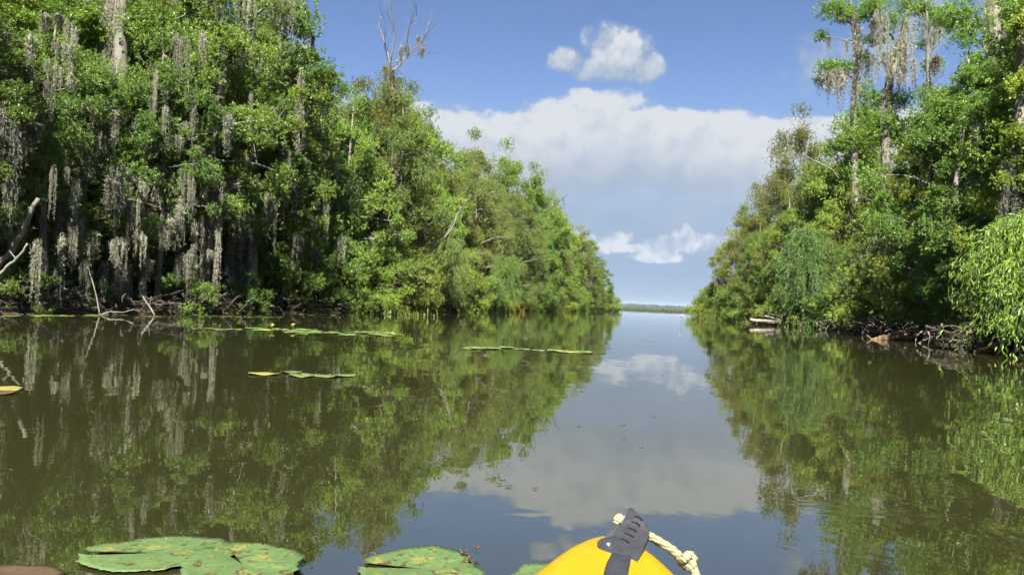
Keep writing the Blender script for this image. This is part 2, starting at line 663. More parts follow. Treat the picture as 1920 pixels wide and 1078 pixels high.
def make_tree(name, H, Rc, z0, mat, bark, nlimb, ntw, nl, L, W, crad=(0.7, 1.2), lean=0.5, trunk_r=0.16, fullness=1.0, hang=0.0, flat=0.75):
    """returns (trunk mesh, crown mesh, limb attach points)"""
    tr, cr = Geo(), Geo()
    k = 9
    t = np.linspace(0, 1, k)
    wob = np.cumsum(rng.normal(size=(k, 2)) * 0.16, 0) * lean
    tp = np.stack([wob[:, 0], wob[:, 1], -0.6 + t * (H * 0.93 + 0.6)], 1)
    tp[:, :2] -= tp[0, :2]
    tr.tube(tp, trunk_r * (1.15 - t * 0.95) * (1 + 0.5 * np.exp(-t * 14)), 8)
    pts, clumps = [], []
    for i in range(nlimb):
        f = (i + rng.random()) / nlimb
        zf = z0 + (0.97 - z0) * f
        p0 = np.array([np.interp(zf * 0.93, t, tp[:, j]) for j in range(3)])
        az = i * 2.399 + rng.normal() * 0.4
        prof = math.sin(math.pi * min(1, 0.18 + 0.82 * f * 0.98)) ** 0.6 * (1.0 if f < 0.75 else 1.1 - 0.5 * (f - 0.75) / 0.25)
        ln = Rc * prof * rng.uniform(0.75, 1.15)
        d = np.array([math.cos(az), math.sin(az), 0])
        rise = rng.uniform(-0.05, 0.35) * ln * (0.4 + f)
        p2 = p0 + d * ln + np.array([0, 0, rise])
        p1 = p0 + d * ln * 0.5 + np.array([0, 0, rise * 0.9 + 0.25])
        path = bez(p0, p1, p2, 6) + rng.normal(size=(6, 3)) * 0.05
        path[0] = p0
        tr.tube(path, np.linspace(trunk_r * 0.42 * (1.2 - f * 0.8), 0.012, 6), 5)
        pts += list(path[2:])
        clumps.append((path[5], 1.0))
        for q in range(3):
            s = rng.uniform(0.35, 0.95)
            b0 = path[int(s * 5)]
            bd = unit(d * 0.6 + rand_dirs(1, 0.15)[0] * 0.9)
            b2 = b0 + bd * ln * rng.uniform(0.22, 0.42)
            bp = bez(b0, (b0 + b2) / 2 + np.array([0, 0, 0.15]), b2, 4)
            tr.tube(bp, np.linspace(0.022, 0.006, 4), 3, cap=False)
            clumps.append((b2, 0.85))
            pts.append(b2)
            for q2 in range(2):
                e2 = b2 + rand_dirs(1, 0.2)[0] * rng.uniform(0.3, 0.7)
                tr.tube([b2, (b2 + e2) / 2 + rng.normal(size=3) * 0.05, e2], [0.008, 0.006, 0.003], 3, cap=False)
    clumps.append((tp[-1] + np.array([0, 0, 0.2]), 1.0))
    for c, w in clumps:
        r = rng.uniform(*crad) * w
        clump_leaves(cr, c, r, max(6, int(ntw * w * rng.uniform(0.6, 1.2) * fullness)), nl, L, W, hang=hang, flat=flat)
    return tr.mesh(name + '_trunk', bark, True), cr.mesh(name + '_crown', mat), np.array(pts)


def make_willow(name, H, Rc, nb, mat, bark, L=0.13, W=0.018, dens=38):
    tr, cr = Geo(), Geo()
    tp = np.array([[0, 0, -0.5], [0.1, 0.05, H * 0.3], [0.0, 0.2, H * 0.65], [0.15, 0.1, H * 0.95]])
    tr.tube(tp, [0.14, 0.11, 0.07, 0.02], 7)
    for i in range(nb):
        f = rng.random() ** 0.8
        p0 = np.array([np.interp(0.25 + 0.75 * f, np.linspace(0, 1, 4), tp[:, j]) for j in range(3)])
        az = rng.uniform(0, 2 * np.pi)
        lobe = 0.78 + 0.3 * math.sin(az * 3 + 1.0) * math.sin(f * 7 + az) + 0.12 * math.sin(az * 7)
        ln = Rc * lobe * (0.5 + 0.5 * math.sin(math.pi * (0.25 + 0.7 * f))) * rng.uniform(0.35, 1.15)
        d = np.array([math.cos(az), math.sin(az), 0])
        drop = rng.uniform(-0.15, 0.75) * ln + rng.random() * 0.4
        p2 = p0 + d * ln + np.array([0, 0, -drop])
        p1 = p0 + d * ln * 0.75 + np.array([0, 0, rng.uniform(0.1, 0.55) * ln])
        path = bez(p0, p1, p2, 12) + np.cumsum(rng.normal(size=(12, 3)) * 0.02, 0)
        path[:, 2] = np.maximum(path[:, 2], 0.05)
        tr.tube(path, np.linspace(0.018, 0.003, 12), 3, cap=False)
        s = rng.uniform(0.25, 1.0, dens)
        P = np.stack([np.interp(s, np.linspace(0, 1, 12), path[:, j]) for j in range(3)], 1) + rng.normal(size=(dens, 3)) * 0.05
        tang = unit(np.stack([np.interp(s, np.linspace(0, 1, 12), np.gradient(path[:, j])) for j in range(3)], 1))
        D = unit(tang * 0.8 + rand_dirs(dens) * 0.85 + np.array([0, 0, -0.35]))
        Nn = unit(np.array([0, 0, 1.0]) + rng.normal(size=(dens, 3)) * 0.6)
        b = rng.random() * 0.5 + rng.random(dens) * 0.5
        cr.leaves(P, D, Nn, L * rng.uniform(0.6, 1.25, dens), W * rng.uniform(0.8, 1.2, dens), b, droop=0.25)
    return tr.mesh(name + '_trunk', bark, True), cr.mesh(name + '_crown', mat), None


def make_moss(name, w, L, ns, tails=4, fuzz=9):
    """a festoon of thread-thin curling strands in tapering tails"""
    g = Geo()
    tx = rng.uniform(-0.5, 0.5, tails) * w
    tl = L * rng.uniform(0.25, 1.0, tails)
    tl[0] = L
    for i in range(ns):
        k = rng.integers(tails)
        wd = w / tails * 0.75
        dx = rng.normal() * wd * 0.8
        ln = tl[k] * math.exp(-(dx / wd) ** 2 * 0.6) * rng.uniform(0.12, 1.0) ** 1.1
        n = max(4, int(ln / 0.16))
        s = np.linspace(0, 1, n)
        x = tx[k] + dx * (1 - 0.8 * s) + np.cumsum(rng.normal(size=n)) * 0.022
        y = rng.normal() * wd * 0.6 * (1 - 0.6 * s) + np.cumsum(rng.normal(size=n)) * 0.012
        z = -s * ln - 0.9 * abs(tx[k] + dx) ** 1.4 / w ** 0.4 * 0.6 + rng.uniform(-0.3, 0.12) * min(1.0, L / 2)
        c = np.stack([x, y, z], 1)
        hw = 0.007 * (1 - 0.6 * s)[:, None]
        a = rng.uniform(0, np.pi)
        sd = np.array([[math.cos(a), math.sin(a), 0]])
        v = np.concatenate([c - sd * hw, c + sd * hw])
        j = np.arange(n - 1)
        b = rng.random()
        g.add(v, np.concatenate([np.stack([j, j + 1, n + j + 1], 1), np.stack([j, n + j + 1, n + j], 1)]), b)
        m = int(fuzz * ln / 0.5) + 2
        f = rng.random(m)
        P = np.stack([np.interp(f, s, c[:, q]) for q in range(3)], 1)
        D = rand_dirs(m, -0.9)
        g.leaves(P, D, rand_dirs(m), rng.uniform(0.05, 0.17, m), 0.010, np.clip(b + rng.normal(size=m) * 0.2, 0, 1), fold=0.0, droop=0.3)
    return g.mesh(name, M['moss'])


MOSS = [make_moss('moss_%d' % i, w, L, ns, t) for i, (w, L, ns, t) in enumerate([
    (0.7, 2.6, 84, 4), (0.45, 1.8, 62, 3), (1.0, 2.0, 104, 6), (0.3, 3.2, 52, 3), (0.6, 1.2, 62, 4), (0.25, 1.0, 36, 2), (1.3, 1.5, 116, 8)])]

T = {}
T['bay'] = [make_tree('bay%d' % i, 13, 3.1, 0.16, M['leaf_bay'], M['bark_grey'], 25, 116, 9, 0.112, 0.042, (0.42, 1.1)) for i in range(3)]
T['bayhigh'] = [make_tree('bayhigh%d' % i, 13, 3.2, 0.36, M['leaf_bay'], M['bark_grey'], 23, 116, 9, 0.112, 0.042, (0.42, 1.1)) for i in range(2)]
T['oak'] = [make_tree('oak%d' % i, 12.5, 3.3, 0.07, M['leaf_oak'], M['bark_grey'], 28, 140, 9, 0.080, 0.035, (0.42, 1.15)) for i in range(3)]
T['maple'] = [make_tree('maple%d' % i, 11.5, 3.0, 0.08, M['leaf_maple'], M['bark_grey'], 24, 112, 9, 0.102, 0.045, (0.4, 1.05)) for i in range(2)]
T['shrub'] = [make_tree('shrub%d' % i, 3.6, 1.9, 0.08, M['leaf_bay'], M['bark_dark'], 12, 45, 8, 0.12, 0.045, (0.4, 0.8), trunk_r=0.06) for i in range(2)]
T['bush'] = [make_tree('bush%d' % i, 3.0, 1.8, 0.06, M['leaf_maple'], M['bark_dark'], 12, 50, 8, 0.10, 0.038, (0.4, 0.8), trunk_r=0.05) for i in range(2)]
T['willow'] = [make_willow('willow%d' % i, 5.2, 2.6, 520, M['leaf_willow'], M['bark_dark']) for i in range(2)]


SKIP = set((1,38,39,65,72,73,74,85,87,88,94,114,115,116,117,118,119,120,121,122,123,142,143,144,145,146,147,148,149,150,151,152,153,154,155,158,161,162,163,164,165,166,167,168,169,208,210,215,225,226,227,237,238,239,240,241,242,243,244,250,251,252,253,254,255,256,257,258,279,287,292,293,298,300,301,302,304,305,306,307,308,309,310,311,312,313,314,315,316,317,318,319,320,321,322,323,324,325,326,327,328,329,330,331,332))
PID = [0]


def plant(kind, name, loc, h, tint, label, cat, group=None, var=None, rz=None, wide=1.0, nmoss=0, mossy=(0.2, 0.8), ms=1.0, base_h=None):
    proto = T[kind][prng.integers(len(T[kind])) if var is None else var]
    bh = base_h or {'bay': 13, 'bayhigh': 13, 'oak': 12.5, 'maple': 11.5, 'shrub': 3.6, 'bush': 3.0, 'willow': 5.2}[kind]
    s = h / bh
    rz = prng.uniform(0, 6.28) if rz is None else rz
    PID[0] += 1
    show = PID[0] not in SKIP          # left out: wholly hidden behind other trees
    if show:
        e = empty(name, loc, rz, (s * wide, s * wide, s))
        tag(e, label, cat, group)
        link('trunk', proto[0], e)
        link('crown', proto[1], e, color=tint)
        if DEBUG: e['pid'] = PID[0]
    pts = proto[2]
    if nmoss:
        z = pts[:, 2] / bh
        ok = pts[(z > mossy[0]) & (z < mossy[1])]
        for i in range(nmoss):
            p = ok[prng.integers(len(ok))]
            q = prng.uniform(0.3, 1.1) * ms
            mi, mr, mc = prng.integers(len(MOSS)), prng.uniform(0, 6.28), prng.uniform(0.65, 1.0)
            if show:
                link('moss', MOSS[mi], e, loc=p + np.array([0, 0, 0.1]), rot=(0, 0, mr), sc=(q / (s * wide), q / (s * wide), q / s), color=(mc, mc, mc))
    return e if show else None


def tint(base, v=0.12):
    b = np.array(base) * (1 + prng.uniform(-v, v)) * (1 + prng.uniform(-0.12, 0.12, 3) * np.array([0.9, 0.6, 1.5]))
    return tuple(b)


# ------------------------------------------------------------------ left bank wood
def arclen(poly, Y):
    seg = np.diff(poly, axis=0)
    cs = np.concatenate([[0], np.cumsum(np.linalg.norm(seg, axis=1))])
    return float(np.interp(Y, poly[:len(poly), 1], cs))


def canopy(Y, tab):
    return float(np.interp(Y, [a for a, _ in tab], [b for _, b in tab]))


CAN_L = [(10, 15), (26, 16), (34, 16.5), (38, 16.0), (44, 15.5), (50, 15.4), (58, 16.0), (66, 15.6), (80, 17.6), (95, 18.0), (108, 16.5), (116, 13.4), (125, 9.5)]
CAN_R = [(10, 19), (26, 19.5), (31, 14.0), (35, 11.4), (46, 12.4), (50, 15.5), (55, 18.5), (60, 19.2), (68, 17.0), (75, 11.0), (86, 7.4), (100, 4.6)]
KIND_TXT = {'bay': 'glossy dark green tree', 'bayhigh': 'glossy dark green tree', 'oak': 'fine leaved olive tree', 'maple': 'bright yellow green tree'}
ROW_TXT = ('overhanging the water', 'just behind the waterside trees', 'deep in the wood', 'at the back of the wood')


def zone_left(Y):
    if Y < 21: return 'at the photo\'s left edge'
    if Y < 28: return 'in the mossy left stretch'
    if Y < 37: return 'left of the bare treetop'
    if Y < 47: return 'beneath the bare treetop'
    if Y < 62: return 'above the pale willow'
    if Y < 85: return 'past the pale willow'
    return 'at the left far point'


def zone_right(Y):
    if Y < 22: return 'behind the bright willow'
    if Y < 34: return 'above the rotten brown log'
    if Y < 50: return 'under the tall mossy trio'
    if Y < 66: return 'above the pale driftwood'
    return 'at the right far point'


def wood(poly, side, zone, can, rows, s_end):
    for row, (off, step, y0, f) in enumerate(rows):
        s, s1 = arclen(poly, y0), arclen(poly, s_end)
        while s < s1:
            p = bank_point(poly, s + prng.uniform(-.5, .5), off + prng.uniform(-0.7, 0.7))
            Y = float(bank_point(poly, s, 0)[1])
            h = canopy(p[1], can) * f * (prng.uniform(0.70, 1.12) if row else prng.uniform(0.6, 1.05))
            if side == 'left':
                kinds = ['bay', 'bay', 'bay', 'maple'] if Y < 37 else ['oak', 'oak', 'oak', 'bay', 'maple'] if Y < 78 else ['oak', 'maple', 'maple', 'bay']
                nm = ((13, 10, 3, 0) if Y < 37 else (2, 2, 0, 0))[row]
            else:
                kinds = ['bay', 'maple', 'oak', 'maple'] if Y < 34 else ['oak', 'maple', 'bay'] if Y < 60 else ['oak', 'oak', 'maple']
                nm = (4, 6, 3, 0)[row] if Y < 45 else 0
            kind = str(prng.choice(kinds))
            if side == 'left' and row == 0 and Y < 31:
                kind = 'bayhigh'
            if not (row >= 2 and Y > 62) and not (row == 3 and Y > 45):
                tn = tint((1, 1, 1) if side == 'left' else (1.05, 1.05, 1.0), 0.2)
                lab = '%s %s, %s' % (KIND_TXT[kind], zone(Y), ROW_TXT[row])
                plant(kind, 'broadleaf_tree', (p[0], p[1], 0.1), h, tn, lab, 'tree', '%s bank trees: %s' % (side, zone(Y)),
                      nmoss=nm, mossy=(0.22, 0.8), ms=0.95, wide=prng.uniform(0.78, 1.02))
            s += step * prng.uniform(0.8, 1.2) * (1.0 if Y < 60 else 1.25)


wood(LEFT, 'left', zone_left, CAN_L, ((1.5, 2.7, 12, 0.80), (4.2, 3.1, 13, 1.0), (8.0, 3.6, 14, 1.12), (13, 4.2, 16, 1.15)), 124)
wood(RIGHT, 'right', zone_right, CAN_R, ((1.8, 2.7, 21, 0.62), (4.6, 3.1, 13, 0.90), (8.2, 3.6, 14, 1.05), (13, 4.2, 16, 1.05)), 98)

SHRUB_TXT = {'shrub': 'dark green leafy shrub', 'bush': 'bright green small leaved bush'}


def undergrowth(poly, side, zone, rows):
    for off, step, y0, y1, hr, kinds, where in rows:
        s, s1 = arclen(poly, y0), arclen(poly, y1)
        while s < s1:
            p = bank_point(poly, s, off + prng.uniform(-0.4, 0.4))
            Y = float(bank_point(poly, s, 0)[1])
            kind = str(prng.choice(kinds))
            plant(kind, 'shrub', (p[0], p[1], 0.02), prng.uniform(*hr), tint((1, 1, 1), 0.22), '%s %s %s' % (SHRUB_TXT[kind], where, zone(Y)), 'shrub',
                  '%s bank undergrowth: %s' % (side, where), wide=prng.uniform(0.95, 1.25))
            s += step * prng.uniform(0.75, 1.25)


undergrowth(LEFT, 'left', zone_left, (
    (0.5, 3.4, 14, 30, (0.9, 1.7), ['shrub'], 'at the waterline'),
    (0.6, 1.9, 30, 122, (1.4, 3.8), ['shrub', 'bush', 'bush'], 'at the waterline'),
    (5.5, 2.2, 13, 40, (2.6, 4.2), ['shrub'], 'in the shade'),  # inner rows from here on: shrubs added to darken the wood's interior
    (10, 2.4, 13, 36, (3.2, 5.0), ['shrub'], 'deep in shade'),
    (15, 2.6, 13, 34, (4.0, 6.0), ['shrub'], 'at the wood\'s back')))
undergrowth(RIGHT, 'right', zone_right, (
    (1.6, 2.6, 20, 33, (1.2, 2.2), ['shrub', 'bush'], 'at the waterline'),
    (0.9, 1.7, 34, 97, (1.4, 3.8), ['shrub', 'bush', 'bush'], 'at the waterline'),
    (5.5, 2.2, 15, 50, (3.0, 4.6), ['shrub', 'bush'], 'in the shade'),  # inner rows added to block sky light between the trunks
    (10, 2.6, 15, 45, (3.4, 5.0), ['shrub'], 'deep in shade')))


# ------------------------------------------------------------------ single trees that stand out
def P3(px, py, Y):
    return np.array(at(px, py, Y))


def special_tree(name, label, cat, trunk_px, Y, rad, limbs=(), clumps=(), moss=(), bark='bark_grey', leaf='leaf_bay', L=0.125, W=0.045, tnt=(1, 1, 1), twigs=0, dens=1.0, group=None):
    """trunk through the listed points down to the ground; limbs, leaf clumps and moss where the photo has them.
       sizes in photo pixels are turned to metres at the tree's distance"""
    k = Y / FPX
    base = P3(*trunk_px[0], Y)
    root = empty(name, (base[0], base[1], 0.05))
    tag(root, label, cat, group)
    o = np.array([base[0], base[1], 0.05])
    tr, cr = Geo(), Geo()
    jit = lambda: rng.normal() * 0.35
    tp = [np.array([base[0], base[1], -0.4])] + [P3(x, y, Y) + np.array([0, jit() * 0.3, 0]) for x, y in trunk_px]
    tp = np.array(tp)
    # smooth the trunk line
    s = np.linspace(0, 1, len(tp))
    ss = np.linspace(0, 1, len(tp) * 4)
    tpp = np.stack([np.interp(ss, s, tp[:, j]) for j in range(3)], 1)
    tpp[1:-1] = (tpp[:-2] + 2 * tpp[1:-1] + tpp[2:]) / 4
    tr.tube(tpp - o, np.interp(ss, np.linspace(0, 1, len(rad)), rad), 9)
    ends = []
    for pl, r in limbs:
        lp = np.array([P3(x, y, Y) for x, y in pl])
        dep = np.linspace(0, jit() * 2.0, len(lp))
        lp[:, 1] += dep
        n = len(lp) * 3
        q = np.linspace(0, 1, n)
        lpp = np.stack([np.interp(q, np.linspace(0, 1, len(lp)), lp[:, j]) for j in range(3)], 1)
        lpp[1:-1] += rng.normal(size=(n - 2, 3)) * r * 0.5
        tr.tube(lpp - o, np.linspace(r, r * 0.25, n), 5)
        for t in range(twigs):
            i = rng.integers(n // 3, n)
            d = unit(lpp[min(i + 1, n - 1)] - lpp[i - 1]) * 0.8 + rand_dirs(1, 0.5)[0] * 0.7
            e1 = lpp[i] + d * rng.uniform(0.3, 1.0)
            e2 = e1 + (d + rand_dirs(1, 0.4)[0] * 0.5) * rng.uniform(0.2, 0.5)
            tr.tube(np.array([lpp[i], e1, e2]) - o, [r * 0.3, r * 0.2, r * 0.08], 3)
    link('trunk', tr.mesh(name + '_trunk', M[bark], True), root)
    if clumps:
        for x, y, r in clumps:
            rm = r * k * 1.2
            c = P3(x, y, Y) + np.array([0, jit() * 0.7, 0]) - o
            clump_leaves(cr, c, rm, int(dens * (24 + 210 * rm * rm)), 9, L, W)
            # twig to the nearest bit of wood
            q = tpp[np.argmin(np.linalg.norm(tpp - o - c, axis=1))] - o
            if np.linalg.norm(q - c) < 4.5:
                pass
        link('crown', cr.mesh(name + '_crown', M[leaf]), root, color=tnt)
    for x, y, w, ln in moss:
        var = rng.choice([3, 1, 0]) if w < 22 else rng.choice([0, 2]) if w < 45 else rng.choice([2, 6])
        sx = w * k / (0.3, 0.45, 0.7)[0] if False else 1.0
        mw, ml = {0: (0.7, 2.6), 1: (0.45, 1.8), 2: (1.0, 2.0), 3: (0.3, 3.2), 6: (1.3, 1.5)}[int(var)]
        p = P3(x, y, Y) - o
        link('moss', MOSS[int(var)], root, loc=(p[0], p[1] - 0.25 + jit() * 0.4, p[2]), rot=(0, 0, rng.normal() * 0.4),
             sc=(w * k / mw * 1.15, w * k / mw * 1.0, ln * k / ml * 1.05), color=(1.0, 0.98, 0.95))
    return root


special_tree('dead_tree', 'dead tree with bare grey fan of twigs above the left canopy', 'tree', [(742, 330), (738, 230), (735, 170), (733, 134)], 44, (0.16, 0.14, 0.1, 0.07),
             limbs=[([(733, 136), (729, 117), (720, 80), (705, 37), (707, 13)], 0.055), ([(734, 130), (734, 114), (744, 77), (737, 43), (740, 10)], 0.06),
                    ([(735, 134), (744, 124), (767, 97), (797, 63), (804, 33)], 0.06), ([(744, 118), (747, 100), (760, 53), (777, 20)], 0.05),
                    ([(738, 132), (744, 127), (764, 104), (802, 100)], 0.05), ([(733, 130), (726, 100), (732, 66)], 0.03), ([(760, 98), (772, 60), (786, 40)], 0.035)],
             clumps=[(735, 150, 22), (728, 180, 30), (742, 190, 28), (738, 225, 36), (722, 130, 10)],
             moss=[(789, 68, 14, 34), (754, 85, 14, 44), (796, 95, 14, 24), (735, 120, 12, 40), (766, 84, 10, 30)], twigs=7, leaf='leaf_oak', L=0.1, W=0.04, bark='bark_brown')
special_tree('mossy_tree', 'tall thin tree on the right, long moss skirt on its lowest limb, against the sky', 'tree', [(1606, 560), (1603, 300), (1601, 187), (1609, 100), (1601, 50), (1590, -10)], 45, (0.28, 0.24, 0.2, 0.16, 0.12, 0.06),
             limbs=[([(1601, 50), (1580, 27), (1555, 14)], 0.07), ([(1604, 76), (1584, 75), (1566, 70), (1548, 66)], 0.05), ([(1604, 150), (1585, 136), (1560, 134), (1540, 140)], 0.08),
                    ([(1606, 95), (1622, 80), (1636, 70)], 0.06), ([(1601, 40), (1620, 24), (1640, 10)], 0.06)],
             clumps=[(1557, 20, 26), (1574, 12, 24), (1590, 26, 20), (1547, 62, 15), (1550, 128, 22), (1572, 124, 20), (1592, 126, 18), (1540, 146, 12), (1630, 18, 26), (1612, 30, 20), (1632, 76, 16), (1604, 260, 34), (1630, 185, 24), (1612, 210, 22), (1640, 250, 40)],
             moss=[(1556, 134, 44, 70), (1572, 132, 40, 84), (1592, 128, 30, 80), (1545, 142, 24, 40), (1587, 78, 10, 36), (1580, 30, 24, 30), (1620, 96, 40, 60), (1603, 50, 16, 120), (1608, 140, 14, 110), (1548, 72, 8, 34), (1600, 30, 20, 40)], tnt=(1.2, 1.25, 1.1))
special_tree('mossy_tree', 'tall leaning tree wrapped in long grey moss, middle of the tall right trio', 'tree', [(1662, 560), (1660, 300), (1664, 167), (1690, 83), (1704, 20), (1708, -50)], 44, (0.34, 0.3, 0.25, 0.2, 0.15, 0.08),
             limbs=[([(1690, 83), (1672, 60), (1650, 30), (1640, -20)], 0.09), ([(1700, 40), (1716, 20), (1734, 10)], 0.06), ([(1676, 125), (1655, 110), (1640, 105)], 0.05), ([(1672, 140), (1690, 118), (1704, 112)], 0.05)],
             clumps=[(1674, 40, 24), (1650, 6, 26), (1681, 106, 22), (1700, 8, 20), (1722, 12, 20), (1660, 70, 14), (1664, 185, 22), (1690, 190, 26), (1655, 230, 34), (1688, 250, 40), (1640, 105, 10)],
             moss=[(1652, 30, 18, 136), (1645, 20, 14, 90), (1691, 66, 34, 130), (1704, 40, 22, 140), (1676, 130, 26, 96), (1668, 100, 20, 100), (1700, 110, 24, 80), (1664, 170, 20, 90), (1640, 106, 14, 50), (1632, 40, 14, 40)], tnt=(1.2, 1.25, 1.1))
special_tree('mossy_tree', 'slender mossy tree with small leaf tufts, rightmost of the tall right trio', 'tree', [(1748, 560), (1746, 330), (1744, 220), (1739, 117), (1738, 50), (1732, -30)], 40, (0.22, 0.18, 0.15, 0.11, 0.07, 0.04),
             limbs=[([(1739, 110), (1756, 60), (1766, 30)], 0.05), ([(1738, 60), (1728, 30), (1716, 10)], 0.04), ([(1741, 100), (1760, 84), (1784, 50)], 0.04)],
             clumps=[(1754, 43, 26), (1741, 77, 16), (1781, 47, 22), (1736, 14, 22), (1764, 20, 20), (1752, 120, 20), (1744, 170, 20), (1760, 190, 26), (1752, 240, 34)],
             moss=[(1754, 50, 22, 64), (1745, 110, 16, 60), (1742, 150, 18, 96), (1766, 36, 14, 50), (1736, 40, 12, 60)], tnt=(1.2, 1.25, 1.1))
special_tree('mossy_tree', 'thick trunked tree coated in shaggy grey moss near the right edge', 'tree', [(1866, 600), (1862, 330), (1850, 267), (1863, 200), (1861, 120), (1862, 0), (1858, -90)], 29, (0.3, 0.28, 0.24, 0.24, 0.3, 0.3, 0.26),
             limbs=[([(1863, 190), (1890, 192), (1925, 186)], 0.09), ([(1861, 120), (1838, 80), (1815, 60)], 0.07)],
             clumps=[(1815, 55, 40), (1900, 40, 44), (1890, 110, 40), (1830, 120, 30), (1905, 190, 30), (1800, 20, 34), (1880, 290, 40), (1830, 310, 40)],
             moss=[(1852, -20, 22, 120), (1866, -10, 24, 140), (1874, 10, 20, 120), (1858, 70, 26, 110), (1868, 90, 22, 110), (1850, 120, 16, 100), (1860, 180, 20, 90), (1850, 240, 18, 90), (1840, 40, 18, 60), (1868, 150, 16, 90)], tnt=(1.1, 1.15, 1.0))
special_tree('grey_trunk_tree', 'stout grey trunk cut by the right edge of the photo', 'tree', [(1908, 590), (1906, 400), (1903, 330), (1908, 240), (1915, 120), (1925, -60)], 21, (0.24, 0.2, 0.18, 0.16, 0.14, 0.1),
             clumps=[(1925, 80, 60), (1905, 20, 40), (1935, 180, 50), (1900, 160, 30)], moss=[(1906, 250, 22, 100), (1898, 240, 12, 90)], tnt=(1.1, 1.15, 1.0))
special_tree('mossy_tree', 'moss wrapped grey column of a trunk at the top left, near the bare treetop', 'tree', [(470, 560), (468, 300), (470, 150), (466, 60), (468, -60)], 29, (0.3, 0.28, 0.26, 0.24, 0.2),
             limbs=[([(468, 40), (500, 10), (530, -20)], 0.08)], clumps=[(520, 20, 50), (430, 60, 50), (440, 150, 50), (510, 130, 50), (560, 40, 40), (480, 210, 50)],
             moss=[(460, -20, 24, 110), (472, -10, 22, 120), (480, 10, 16, 90), (466, 60, 22, 80), (545, 0, 30, 90), (520, 10, 24, 70)])
special_tree('mossy_tree', 'mossy grey trunk at the top left, beside a curtain of moss', 'tree', [(230, 560), (226, 300), (232, 120), (228, 0), (226, -90)], 24, (0.26, 0.24, 0.22, 0.2, 0.16),
             clumps=[(180, 60, 50), (290, 60, 60), (180, 170, 50), (300, 190, 60), (250, 300, 40)],
             moss=[(222, -10, 30, 160), (238, 10, 30, 150), (212, 20, 24, 140), (226, 120, 26, 120)])

# willows
near_w = make_willow('near_willow', 3.9, 2.5, 900, M['leaf_willow'], M['bark_dark'], L=0.19, W=0.021, dens=36)
T['near_willow'] = [near_w]
plant('near_willow', 'willow', (12.35, 16.9, 0.0), 3.45, (1.0, 1.08, 0.9), 'bright green drooping willow at the right edge, over the water', 'willow', rz=0.4, base_h=3.9)
plant('near_willow', 'willow', (13.9, 15.8, 0.0), 3.4, (0.95, 1.02, 0.9), 'second bright willow half cut off by the right edge', 'willow', rz=2.4, base_h=3.9)
pa = P3(838, 560, 46)
plant('willow', 'willow', (pa[0], pa[1], 0.0), 4.6, (1.05, 1.0, 1.1), 'pale grey green willow shrub leaning over the left waterline', 'willow', wide=0.78, var=0)
pa = P3(930, 560, 56)
plant('willow', 'willow', (pa[0], pa[1], 0.0), 2.6, (0.8, 0.95, 1.0), 'small blue green willow clump right of the pale willow', 'willow', wide=1.0, var=1)
pa = P3(1505, 560, 44)
plant('willow', 'willow', (pa[0], pa[1], 0.0), 6.0, (0.62, 0.8, 0.95), 'dark blue green drooping willow behind the pale driftwood', 'willow', wide=0.85, var=1)
pa = P3(950, 480, 58)
plant('willow', 'willow', (pa[0], pa[1], 0.0), 4.6, (0.85, 0.95, 0.9), 'mid green willow behind the small blue green clump', 'willow', wide=0.8, var=0)

# moss curtains of the near left wood hang from the waterside trees
near_left = sorted([o for o in COL.objects if o.get('group', '').startswith('left bank trees') and o.type == 'EMPTY' and o.location.y < 40], key=lambda o: (o.location.x - 0) ** 2 + o.location.y ** 2)
bpy.context.view_layer.update()
curt = [(150, 350, 40, 180), (128, 360, 34, 150), (165, 420, 30, 130), (80, 390, 30, 130), (60, 200, 40, 160), (30, 240, 50, 120), (100, 120, 40, 150), (125, 60, 36, 150), (215, 340, 20, 90),
        (250, 380, 36, 160), (268, 440, 30, 140), (285, 480, 26, 110), (240, 470, 22, 110), (335, 400, 40, 110), (352, 360, 34, 130), (395, 350, 30, 190), (408, 420, 24, 160), (372, 470, 26, 90),
        (320, 440, 16, 60), (437, 380, 34, 90), (480, 370, 34, 110), (510, 340, 30, 90), (545, 320, 26, 110), (575, 390, 34, 100), (600, 410, 30, 100), (640, 330, 24, 80), (655, 420, 24, 80),
        (190, 500, 26, 90), (205, 520, 20, 80), (300, 320, 40, 110), (270, 310, 30, 100), (415, 150, 30, 90), (400, 190, 24, 80), (355, 60, 30, 120), (390, 60, 24, 90), (560, 160, 24, 110),
        (20, 360, 30, 120), (110, 430, 30, 140), (340, 280, 30, 70), (460, 300, 26, 90), (530, 250, 20, 80), (590, 180, 22, 70), (180, 280, 26, 110), (75, 40, 30, 100)]
curt += [(x + rng.normal() * 22, y + rng.normal() * 45 - 10, w * 0.8, ln * rng.uniform(0.7, 1.5)) for x, y, w, ln in curt] + [(rng.uniform(0, 620), rng.uniform(20, 470), rng.uniform(14, 30), rng.uniform(50, 130)) for _ in range(46)]
